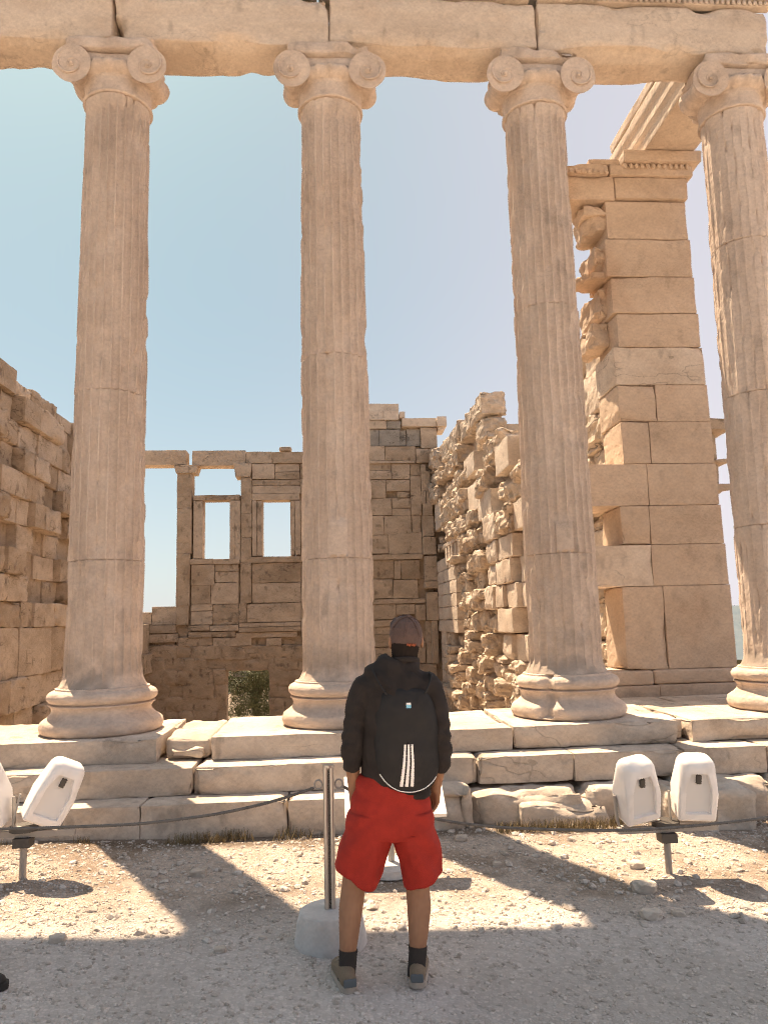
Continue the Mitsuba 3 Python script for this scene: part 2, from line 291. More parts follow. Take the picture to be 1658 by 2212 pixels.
# paving and footings behind the stylobate on the north side
for a, b, c, d, zt in [(4.75, 5.6, .66, 1.32, -.012), (5.61, 6.5, .66, 1.31, -.008), (6.51, 7.0, .66, 1.32, -.01)]:
    add(f'{P}__paving_slab', stone(a, b, c, d, -.3, zt, r=.015, amp=.008, res=.1, seed=rng.integers(1e6)), 'm_step', True)
add(f'{P}__footing', box(-6.5, 6.9, -.3, .62, -3.4, -.195), 'm_block', False)
add(f'{P}__footing', box(4.9, 7.0, .63, 3.0, -3.4, -.31), 'm_block', False)

# ---------------------------------------------------------------- columns
SPAN = 2.113
def shaft_drum(cx, za, zb, seed, n=24, per=8, patch=None, wear=0.0):
    ph1 = np.r_[0, .035, .065+.87*(.5-.5*np.cos(np.linspace(0, np.pi, 9))), .965]; per = len(ph1)      # fillet, channel, fillet
    th = ((np.arange(n)[:, None]+ph1[None])/n*2*np.pi).ravel(); nz = max(4, int((zb-za)/.055))
    z = np.concatenate([[za, za+.006], np.linspace(za+.03, zb-.03, nz), [zb-.006, zb]])
    TH, Z = np.meshgrid(th, z)
    t = np.clip((Z-.39)/(6.0-.39), 0, 1); R = .340-.036*t-.004*np.sin(np.pi*t)*-1
    R = R + .045*np.clip(1-(Z-.39)/.11, 0, 1)**2.2 + .016*np.clip((Z-5.93)/.08, 0, 1)**2
    ph = (TH/(2*np.pi)*n) % 1.0; d = np.abs(ph-.5)*2          # 0 at the flute centre, 1 at the fillet
    prof = np.sqrt(np.clip(1-(np.clip(d/.87, 0, 1))**2, 0, 1))
    P3 = np.stack([np.cos(TH)*2.2+seed, np.sin(TH)*2.2, Z*.9], -1)
    wearn = np.clip((meshkit.fbm(P3*1.1+seed, 3)-.42)*3.2, 0, 1)
    low = np.clip((2.0-Z)/1.4, 0, 1)
    amount = (1-.30*wearn)*(1-.40*low)*(1-wear)
    depth = .044*prof*amount*np.clip((Z-.45)/.05, 0, 1)*np.clip((5.93-Z)/.06, 0, 1)
    chip = np.clip(meshkit.fbm(np.stack([np.cos(TH)*5+seed*2, np.sin(TH)*5, Z*5], -1), 3)-.52, 0, 1)*.16*(1-prof)*np.clip((Z-.5)*4, 0, 1)
    rough = .004*(meshkit.fbm(np.stack([np.cos(TH)*6+seed, np.sin(TH)*6, Z*9], -1), 3)-.5) + .016*np.clip(meshkit.fbm(P3*1.9+20, 3)-.55, 0, 1)
    rr = R-depth-chip-rough*1.0-.012*wearn
    if patch:
        a0, a1, p0, p1 = patch; inside = (Z > p0) & (Z < p1) & (TH > a0) & (TH < a1)
        rr = np.where(inside, R-.016, rr)
    rr[0] -= .008; rr[-1] -= .008
    V = np.stack([cx+rr*np.cos(TH), rr*np.sin(TH), Z], -1).reshape(-1, 3); m = len(z); k = n*per
    V = np.vstack([V, [[cx, 0, za], [cx, 0, zb]]]); i = np.arange(m*k).reshape(m, k); j = np.roll(i, -1, 1)
    F = np.stack([i[:-1], j[:-1], j[1:], i[1:]], -1).reshape(-1, 4)
    return V, np.vstack([F[:, [0, 1, 2]], F[:, [0, 2, 3]], np.stack([j[0], i[0], np.full(k, m*k)], -1), np.stack([i[-1], j[-1], np.full(k, m*k+1)], -1)])

def spiral(cx, cz, y, R, turn, s, tube=.014):
    a = np.linspace(0, 2*np.pi*turn, 70); r = R*np.exp(-.19*a)
    pts = np.stack([cx+s*r*np.sin(a), np.full_like(a, y), cz+r*np.cos(a)], -1)
    return sweep(pts, [(max(.006, tube*(.4+.6*q/R)), max(.006, tube*(.4+.6*q/R))) for q in r], n=7)
BASE = [(0, 0), (.48, 0), (.512, .02), (.524, .06), (.512, .105), (.478, .13), (.466, .137), (.452, .15), (.428, .175), (.42, .205), (.432, .232), (.450, .244), (.450, .252), (.418, .256), (.418, .266), (.446, .27), (.466, .295), (.468, .325), (.452, .352), (.42, .368), (.405, .374), (.402, .388), (.385, .392), (.2, .394)]
def column(cx, joints, seed, label, patch=None, wear=0., group='fluted columns in a row on the platform'):
    c = thing('ionic_column', label, 'column', group)
    prof = []
    for k in range(len(BASE)-1):
        a, b = np.array(BASE[k]), np.array(BASE[k+1]); prof += [a+(b-a)*t for t in (0, .5)]
    prof.append(np.array(BASE[-1]))
    V, F = lathe(prof, 96, seed, .007, 9)
    V = V+[cx, 0, 0]
    if seed == 3:   # the third base has lost a piece on its left
        a = np.arctan2(V[:, 1], V[:, 0]-cx); w = np.exp(-((a+2.25)/.10)**2)*(V[:, 2] > .02)
        V[:, 0] -= (V[:, 0]-cx)*w*.16; V[:, 1] -= V[:, 1]*w*.16
    add(f'{c}__base', (V, F), 'm_capital', 40)
    zs = [.388]+joints+[6.0]
    for k, (a, b) in enumerate(zip(zs[:-1], zs[1:])):
        add(f'{c}__shaft_drum', shaft_drum(cx, a+.001, b-.001, seed+k*.6, patch=patch if k == 1 and patch else None, wear=wear), 'm_shaft', 24)
    # capital: carved necking and echinus, two bolsters ending in four volutes, abacus
    nk = [(0, 6.0), (.318, 6.0), (.33, 6.012), (.33, 6.03), (.312, 6.04), (.312, 6.17), (.322, 6.18), (.322, 6.195), (.352, 6.21), (.385, 6.245), (.395, 6.28), (.38, 6.31), (.30, 6.33), (0, 6.33)]
    V, F = lathe([np.array(nk[q])+(np.array(nk[q+1])-np.array(nk[q]))*t for q in range(len(nk)-1) for t in (0, .5)]+[np.array(nk[-1])], 96, seed+9, .008, 14)
    a = np.arctan2(V[:, 1], V[:, 0]); rad = np.hypot(V[:, 0], V[:, 1])
    egg = np.where((V[:, 2] > 6.2) & (V[:, 2] < 6.3), .016*np.cos(a*20), 0)+np.where((V[:, 2] > 6.05) & (V[:, 2] < 6.16), .007*np.cos(a*16)*np.sin((V[:, 2]-6.05)*57), 0)
    V[:, :2] *= (1+egg/np.maximum(rad, .05))[:, None]
    cap = join((V+[cx, 0, 0], F), stone(cx-.42, cx+.42, -.30, .22, 6.30, 6.44, r=.03, amp=.01, freq=6, seed=seed, res=.07), stone(cx-.42, cx+.42, -.345, .25, 6.44, 6.583, r=.04, amp=.022, freq=6, seed=seed+4, res=.05, chip=.08))
    add(f'{c}__capital', cap, 'm_capital', 40)
    for s in (-1, 1):
        bx, R = cx+s*(.355 if seed == 1 else .37), .182
        ys = np.linspace(-.335, .125, 25); u = (ys+.335)/.46          # the inner ends are broken and smaller
        rad = R*(.64+.36*np.abs(2*u-1)**1.6)*(1-.26*u)+.004*np.cos(ys*60)
        bol = sweep(np.stack([bx-s*.02*u, ys, 6.275+.055*u], -1), [(q, q) for q in rad], n=26, up=(0, 0, 1))
        bv = bol[0]; bv = bv+((meshkit.fbm(bv*9+seed, 3)-.5)*.022)[:, None]*np.array([1, .3, 1])
        add(f'{c}__capital__bolster', (bv, bol[1]), 'm_capital', 40)
        for t in (-1, 1):
            vx, vy, vz, vr = (bx, -.338, 6.275, R*.95) if t < 0 else (bx-s*.02, .126, 6.33, R*.70)
            add(f'{c}__capital__volute', join(spiral(vx, vz, vy, vr, 2.2, s, .013), moved(trimesh.creation.icosphere(subdivisions=2, radius=.022), xf((vx, vy, vz)))), 'm_capital', True)
column(0*SPAN, [1.50, 3.06], 1, 'grey-brown fluted column at the left, right of the left ruined wall')
column(1*SPAN, [1.475, 3.4], 2, 'fluted column with a square repair patch standing just behind the visitor', patch=(4.45, 5.02, 1.5, 1.79))
column(2*SPAN, [1.48, 3.9], 3, 'fluted column with a broken base to the right of the visitor', patch=(4.35, 4.85, 1.5, 1.79))
column(3*SPAN, [1.72, 3.02, 4.59], 4, 'corner column at the right edge with open joints across its smooth shaft', wear=.75)
for q in (-2, -1):
    column(q*SPAN, [1.5, 3.2], 6+q, 'fluted column of the row standing beyond the left edge of the view')

# ---------------------------------------------------------------- entablature
E_ = thing('entablature', 'long weathered marble beam lying across the column capitals', 'beam')
cutx = [-6.75, -4.226, -2.113, 0.0, 2.113, 4.226, 6.68]
for q, (a, b) in enumerate(zip(cutx[:-1], cutx[1:])):
    V, F = stone(a+.004, b-.004, -.255, .225, 6.586, 7.13, r=.03, amp=.012, freq=3, res=.06, chip=.05, seed=40+q, oct=4)
    f = V[:, 1] < -.15                                        # three shallow fasciae, half worn away
    V[:, 1] -= np.where(f, .014*np.clip((V[:, 2]-6.77)*60, 0, 1)+.014*np.clip((V[:, 2]-6.95)*60, 0, 1), 0)
    n = meshkit.fbm(np.stack([V[:, 0]*1.6+q, V[:, 1]*2, 0*V[:, 0]], -1), 4)      # the lower edges are broken away unevenly
    k = np.clip((6.72-V[:, 2])/.13, 0, 1)
    V[:, 2] += np.where(f, .13, .04)*k*np.clip(n-.36, 0, 1)*1.8
    if q == 3:                                             # a hollow at the joint over the left column
        w = np.exp(-((V[:, 0]-0.0)/.07)**2)*np.clip((6.86-V[:, 2])/.12, 0, 1); V[:, 1] += np.where(V[:, 1] < 0, .30*w, 0); V[:, 2] += .1*w
    add(f'{E_}__architrave_block', (V, F), 'm_beam', 35)
# crowning moulding with beads, still whole towards the right
def moulding(a, b, y, z, s=1):
    pr = np.array([(0, 0), (0, -.02), (.022, -.035), (.024, -.075), (.06, -.10), (.062, -.125), (0, -.125)])[:, ::-1] if False else None
    ms = [stone(a, b, y-.045, y+.05, z, z+.045, r=.015, amp=.004, res=.12, seed=int(a*10)+91), stone(a, b, y-.085, y+.05, z+.048, z+.10, r=.02, amp=.006, res=.12, seed=int(a*10)+95, chip=.04)]
    x = a+.03
    while x < b-.03:
        ms.append(moved(trimesh.creation.icosphere(subdivisions=1, radius=.024), xf((x, y-.052, z+.03))@np.diag([.9, .6, 1.15, 1]))); x += .058
    return join(*ms)
add(f'{E_}__moulding', moulding(4.24, 6.72, -.262, 7.135), 'm_beam', 40)
add(f'{E_}__moulding', moulding(2.2, 4.16, -.255, 7.14), 'm_beam', 40)
add(f'{E_}__moulding', moulding(-6.7, 1.9, -.24, 7.15), 'm_beam', 40)
for a, b in [(-6.7, -4.9), (-4.89, -3.1), (-3.09, -1.5), (-1.49, .35), (.36, 2.0), (2.01, 3.7), (3.71, 5.2), (5.21, 6.66)]:
    add(f'{E_}__frieze_block', stone(a, b, -.21, .21, 7.255, 7.86, r=.02, amp=.01, res=.25, seed=rng.integers(1e6)), 'm_grey_block', 35)
for a, b in [(-6.9, -5.2), (-5.19, -3.4), (-3.39, -1.6), (-1.59, .1), (.11, 1.8), (1.81, 3.5), (3.51, 5.2), (5.21, 7.0)]:
    add(f'{E_}__cornice_block', stone(a, b, -.52, .3, 7.865, 8.13, r=.04, amp=.015, res=.25, seed=rng.integers(1e6)), 'm_beam', 35)
# the return beam from the corner column to the pier
V, F = stone(6.0, 6.64, .235, 2.3, 6.60, 7.12, r=.008, amp=.002, freq=4, res=.03, seed=61, chip=.01)
f = V[:, 0] < 6.2
V[:, 0] -= np.where(f, .03*np.clip((V[:, 2]-6.78)*200, 0, 1)+.03*np.clip((V[:, 2]-6.96)*200, 0, 1), 0)
add(f'{E_}__return_beam', (V, F), 'm_beam', 35, label='short beam running back from the corner column to the pier')
add(f'{E_}__return_beam', stone(5.93, 6.68, .24, 2.25, 7.125, 7.26, r=.02, amp=.008, res=.15, seed=62), 'm_beam', 35)

# ---------------------------------------------------------------- the pier (anta) at the end of the right wall
A_ = thing('anta_pier', 'tall ruined stone pier with a carved crown behind the corner column', 'pier')
AK = dict(r=.004, amp=.003, freq=3, res=.07, chip=.003, oct=5)
def ablock(x0, x1, z0, z1, y0=1.45, y1=2.1, part='block', m='m_anta', **kw):
    add(f'{A_}__{part}', stone(x0, x1, y0+rng.uniform(-.002, .003), y1, z0-.0005, z1+.0005, seed=rng.integers(1e6), **{**AK, **kw}), m, 38)
ablock(5.10, 5.70, -.30, .10, 1.36, part='base_course'); ablock(5.705, 6.74, -.30, .105, 1.36, part='base_course')
ablock(5.16, 5.66, .105, .265, 1.40, part='base_course', r=.03); ablock(5.665, 6.72, .11, .27, 1.40, part='base_course', r=.04)
ablock(5.38, 5.86, .275, 1.215, chip=.03, r=.01); ablock(5.865, 6.665, .275, 1.215)
ablock(4.55, 5.755, 1.22, 1.695, m='m_block_pale', chip=.02); ablock(5.76, 6.655, 1.22, 1.695)
ablock(5.42, 5.765, 1.70, 2.155, r=.015, chip=.035); ablock(5.77, 6.64, 1.70, 2.155)
ablock(4.6, 5.775, 2.16, 2.655); ablock(5.78, 6.625, 2.16, 2.655)
ablock(5.50, 5.84, 2.66, 3.165, r=.015, chip=.035); ablock(5.845, 6.61, 2.66, 3.165)
ablock(5.49, 5.95, 3.17, 3.62, r=.015, chip=.035); ablock(5.955, 6.60, 3.17, 3.62)
ablock(5.48, 6.585, 3.625, 4.09, m='m_block_pale', chip=.02)
ablock(5.54, 6.57, 4.095, 4.52, r=.012, chip=.012); ablock(5.50, 6.555, 4.525, 4.99, r=.012, chip=.012)
ablock(5.46, 6.545, 4.995, 5.48, r=.012, chip=.012); ablock(5.50, 6.53, 5.485, 5.98, r=.012, chip=.012)
# broken stubs left of the shaft
for x0, x1, z0, z1, y0, y1, r, a in [(5.16, 5.56, 5.0, 5.10, 1.52, 2.0, .03, .05), (5.30, 5.6, 5.62, 5.97, 1.5, 2.1, .04, .07), (5.38, 5.6, 4.52, 4.9, 1.6, 2.3, .04, .06), (5.22, 5.52, 5.80, 5.95, 1.46, 1.9, .03, .05), (5.34, 5.6, 5.14, 5.44, 1.5, 2.1, .04, .07), (5.30, 5.55, 4.2, 4.5, 1.7, 2.4, .04, .06)]:
    add(f'{A_}__broken_stub', stone(x0, x1, y0, y1, z0, z1, r=r, amp=a, freq=6, res=.04, chip=.14, seed=rng.integers(1e6), oct=5), 'm_anta', 25)
# crown: plain band, beads and projecting moulding, running on to the left as the broken wall crown
ablock(4.45, 5.62, 5.985, 6.30, 1.43, 2.0, 'crown_band', chip=.03, r=.012); ablock(5.625, 6.55, 6.005, 6.28, 1.42, 2.1, 'crown_band', chip=.01)
def beads(x0, x1, y, z):
    ms, x = [], x0
    while x < x1: ms.append(moved(trimesh.creation.icosphere(subdivisions=1, radius=.032), xf((x, y, z))@np.diag([.8, .6, 1.2, 1]))); x += .072
    return join(*ms)
add(f'{A_}__bead_row', beads(4.5, 5.55, 1.375, 6.33), 'm_anta', True); add(f'{A_}__bead_row', beads(5.75, 6.58, 1.36, 6.40), 'm_anta', True)
ablock(4.45, 5.55, 6.305, 6.44, 1.38, 2.0, 'crown_moulding', chip=.03, r=.02); ablock(5.56, 6.62, 6.285, 6.43, 1.37, 2.2, 'crown_moulding', chip=.015, r=.02)
ablock(5.72, 6.72, 6.435, 6.59, 1.30, 2.25, 'crown_moulding', chip=.015, r=.02)
ablock(5.3, 5.70, 6.44, 6.52, 1.40, 2.0, 'crown_moulding', chip=.03, r=.02)

# the far porch corner seen past the pier
Q = thing('porch_corner', 'dark ledged corner of the side porch showing past the right edge of the tall pier', 'ruin')
for x0, x1, z0, z1, y0 in [(6.7, 7.16, -3.2, 1.0, 2.7), (6.7, 7.17, 1.0, 2.1, 2.72), (6.7, 7.2, 2.1, 2.5, 2.7), (6.7, 7.40, 2.5, 2.6, 2.55), (6.7, 7.30, 2.6, 2.88, 2.65), (6.7, 7.42, 2.88, 2.95, 2.55), (6.7, 7.30, 2.95, 3.32, 2.66), (6.7, 7.49, 3.32, 3.5, 2.5)]:
    add(f'{Q}__block', stone(x0, x1, y0, 3.6, z0+.003, z1-.003, r=.015, amp=.01, res=.15, chip=.05, seed=rng.integers(1e6)), 'm_block', 35)

# ---------------------------------------------------------------- left ruined wall
L_ = thing('ruined_wall', 'ruined wall of uneven grey-brown ashlar blocks at the far left edge', 'wall')
add(f'{L_}__core', join(box(-4.5, -4.06, 1.2, 12.4, -3.3, 5.25), box(-4.5, -4.06, 12.4, 18.6, -3.3, .9)), 'm_block_dark', False)
g = np.random.default_rng(21)
zc = [-3.2, -2.7, -2.2, -1.7, -1.1, -.62, -.02, .92]+[.92+.485*k for k in range(1, 11)]
for ci, (z0, z1) in enumerate(zip(zc[:-1], zc[1:])):
    y = 1.1+g.uniform(-.6, 0)
    while y < 18:
        big = z0 > -.1 and z1 < 1.0
        ln = g.uniform(1.1, 1.7) if big else g.choice([.55, .8, 1.1, 1.35, .9])
        e = min(y+ln, 18.0); u = g.random()
        top = (5.75 if y < 6.9 else 5.60-.05*math.sin(y*3)) if y < 12.5 else max(1.1, 5.5-(y-12.5)*2.4)
        if z0 > top-.25 or (e-y) < .15: y = e; continue
        if u < .10 and z0 > .9: y = e; continue          # a block has fallen out here
        pr = g.choice([0, .02, .05, -.06, -.14, .10, .16]) if not big else g.choice([0, .02])
        rough = u > .55 and not big
        add(f'{L_}__block', stone(-4.3, -3.87+pr, y+.002, e-.002, z0+.001, min(z1, top)-.001, r=.018 if rough else .008, amp=.045 if rough else .010, freq=6 if rough else 4, res=.07 if y < 11 else .15, chip=.06 if rough else .02, seed=g.integers(1e6), oct=5),
            g.choice(['m_block', 'm_block_dark', 'm_block_dark']) if rough else g.choice(['m_block', 'm_block_dark', 'm_block']), 35)
        y = e
# ---------------------------------------------------------------- right wall, sunlit, of broken through-stones
N_ = thing('rubble_wall', 'tall sunlit wall of broken through-stones and pale ashlar patches inside the ruin', 'wall')
def ntop(y): return float(np.interp(y, [1.7, 1.9, 2.2, 2.7, 3.1, 4, 6.6, 7.3, 8.8, 9.4, 10.4, 12.4, 14.5, 17.4], [6.0, 5.5, 5.0, 4.72, 4.6, 4.3, 4.5, 4.75, 5.2, 5.65, 5.95, 6.1, 6.25, 6.5]))
ys = np.arange(2.1, 18.7, .5)
core = join(*[box(5.88, 6.5, a, a+.5, -3.3, max(ntop(a), .5)-.45) for a in ys])
add(f'{N_}__core', core, 'm_rubble', False)
g = np.random.default_rng(33)
PX = 5.60
hand = [(9.5, 10.9, 5.50, 6.04, .10, 'ridge'), (10.92, 12.6, 5.55, 6.10, .06, 'ridge'), (12.62, 14.4, 5.6, 6.18, .12, 'ridge'), (14.42, 16.3, 5.7, 6.3, .05, 'ridge'),  # y0, y1, z0, z1, proud, kind: the blocks one can pick out
 (10.57, 11.9, 4.38, 4.90, .12, 'ashlar'), (9.56, 11.3, 3.40, 4.10, .16, 'ashlar'), (8.5, 9.9, 3.05, 3.62, .2, 'ashlar'), (8.17, 9.4, 2.50, 3.08, .22, 'pitted'), (8.28, 9.3, 2.02, 2.48, .18, 'pitted'),
 (6.73, 7.9, 3.72, 4.32, .2, 'ashlar'), (7.95, 9.4, 4.15, 4.8, .12, 'boulder'), (9.5, 10.4, 4.92, 5.5, .1, 'boulder'), (6.9, 8.1, 2.5, 3.02, .25, 'boulder'), (6.2, 8.4, 3.1, 3.68, .05, 'boulder'),
 (7.17, 8.5, 1.54, 2.02, .16, 'ashlar'), (7.9, 8.6, 1.08, 1.52, .16, 'ashlar'), (7.17, 8.5, .58, 1.06, .16, 'ashlar'), (8.69, 9.6, 1.05, 1.56, .20, 'pitted'), (8.62, 9.5, 1.58, 2.0, .12, 'pitted'),
 (7.0, 8.2, 2.03, 2.48, .14, 'ashlar'),
 (9.7, 11.6, 1.95, 2.42, .24, 'boulder'), (10.2, 12.6, 2.5, 3.0, .26, 'boulder'), (10.4, 13.6, 3.05, 3.5, .26, 'boulder'), (11.8, 15.2, 3.6, 4.15, .28, 'boulder'), (12.7, 16.0, 4.2, 4.55, .22, 'boulder'), (12.5, 14.2, 4.9, 5.5, .22, 'boulder'), (11.5, 13.6, 4.3, 4.75, .2, 'boulder'), (17.0, 18.0, 5.7, 6.5, .25, 'boulder'),
 (16.2, 17.5, 3.7, 4.6, .16, 'ashlar')]
for k in range(6): hand.append((14.0, 17.9, .45+.38*k, .45+.38*(k+1), .10, 'facing'))
def nstone(y0, y1, z0, z1, pr, kind):
    if kind == 'rough' and z1-z0 > .3 and g.random() < .75:      # thin broken beds, one above the other
        zm = z0+(z1-z0)*g.uniform(.35, .65); nstone(y0, y1, z0, zm, pr, 'bed'); nstone(y0+g.uniform(-.1, .1), y1+g.uniform(-.1, .1), zm, z1, pr+g.uniform(-.18, .18), 'bed'); return
    K = {'ashlar': dict(r=.015, amp=.010, freq=4, chip=.03, res=.12), 'pitted': dict(r=.03, amp=.035, freq=9, chip=.05, res=.06), 'boulder': dict(r=.09, amp=.13, freq=4.0, chip=.18, res=.06),
         'rough': dict(r=.06, amp=.09, freq=5, chip=.14, res=.07), 'ridge': dict(r=.03, amp=.10, freq=3.5, chip=.16, res=.07), 'bed': dict(r=.04, amp=.075, freq=5.5, chip=.13, res=.06), 'facing': dict(r=.01, amp=.008, freq=4, chip=.03, res=.2)}[kind]
    m = {'ashlar': 'm_block_pale', 'pitted': 'm_block_pale', 'boulder': 'm_rubble', 'rough': 'm_rubble', 'bed': 'm_rubble', 'ridge': 'm_rubble', 'facing': 'm_block_pale'}[kind]
    add(f'{N_}__'+{'ashlar': 'block', 'pitted': 'block', 'boulder': 'through_stone', 'rough': 'through_stone', 'bed': 'through_stone', 'ridge': 'ridge_stone', 'facing': 'facing_block'}[kind], stone(PX-pr, 6.1, y0+.004, y1-.004, z0+.003, z1-.003, seed=g.integers(1e6), oct=5, **K), m, False if kind in ('boulder', 'rough', 'bed', 'ridge') else 28)
for h in hand: nstone(*h)
def taken(y0, y1, z0, z1):
    return any(min(y1, h[1])-max(y0, h[0]) > .18*(y1-y0) and min(z1, h[3])-max(z0, h[2]) > .12 for h in hand)
zc = [-3.2, -2.75, -2.3, -1.9, -1.5, -1.1, -.76, -.36, .05, .56, 1.06, 1.53, 2.02, 2.5, 3.05, 3.55, 4.12, 4.6, 5.1, 5.6, 6.1, 6.55]
for z0, z1 in zip(zc[:-1], zc[1:]):
    y = 1.75+g.uniform(0, .2)
    while y < 17.7:
        e = min(y+g.choice([.45, .6, .8, 1.0, 1.3] if z0 > 0 else [.35, .5, .65, .85]), 17.75); t = ntop((y+e)/2)
        zz = min(z1, t+g.uniform(-.05, .1))
        if zz-z0 > .18 and e-y > .15 and not taken(y, e, z0, zz):
            if y < 4 and z0 > .0: kind, pr = ('pitted' if g.random() < .55 else 'rough'), g.choice([0, .03, .06, -.04])
            elif y > 15.8 and z0 < 2.7: kind, pr = 'facing', .05
            elif y < 8.4 and .0 < z0 < 3: kind, pr = ('ashlar' if g.random() < .5 else 'pitted'), g.choice([.0, .1, -.1])
            elif z0 < .5: kind, pr = ('boulder' if g.random() < .45 else 'rough'), g.choice([-.24, -.2, -.1, .05, .2, .32])
            else: kind, pr = ('boulder' if g.random() < .38 else 'rough'), g.choice([-.16, -.05, .06, .18, .3])
            nstone(y, e, z0, zz, pr, kind)
        y = e
# upright slabs with square sockets near the back corner
for k in range(5):
    yy = 13.1+k*.56
    add(f'{N_}__socket_slab', stone(5.47, 5.9, yy, yy+.30, 2.44, 2.98, r=.01, amp=.006, res=.2, seed=500+k), 'm_block_pale', 35)
add(f'{N_}__socket_slab', stone(5.46, 5.9, 13.0, 16.1, 2.985, 3.12, r=.02, amp=.01, res=.25, seed=511), 'm_block_pale', 35)

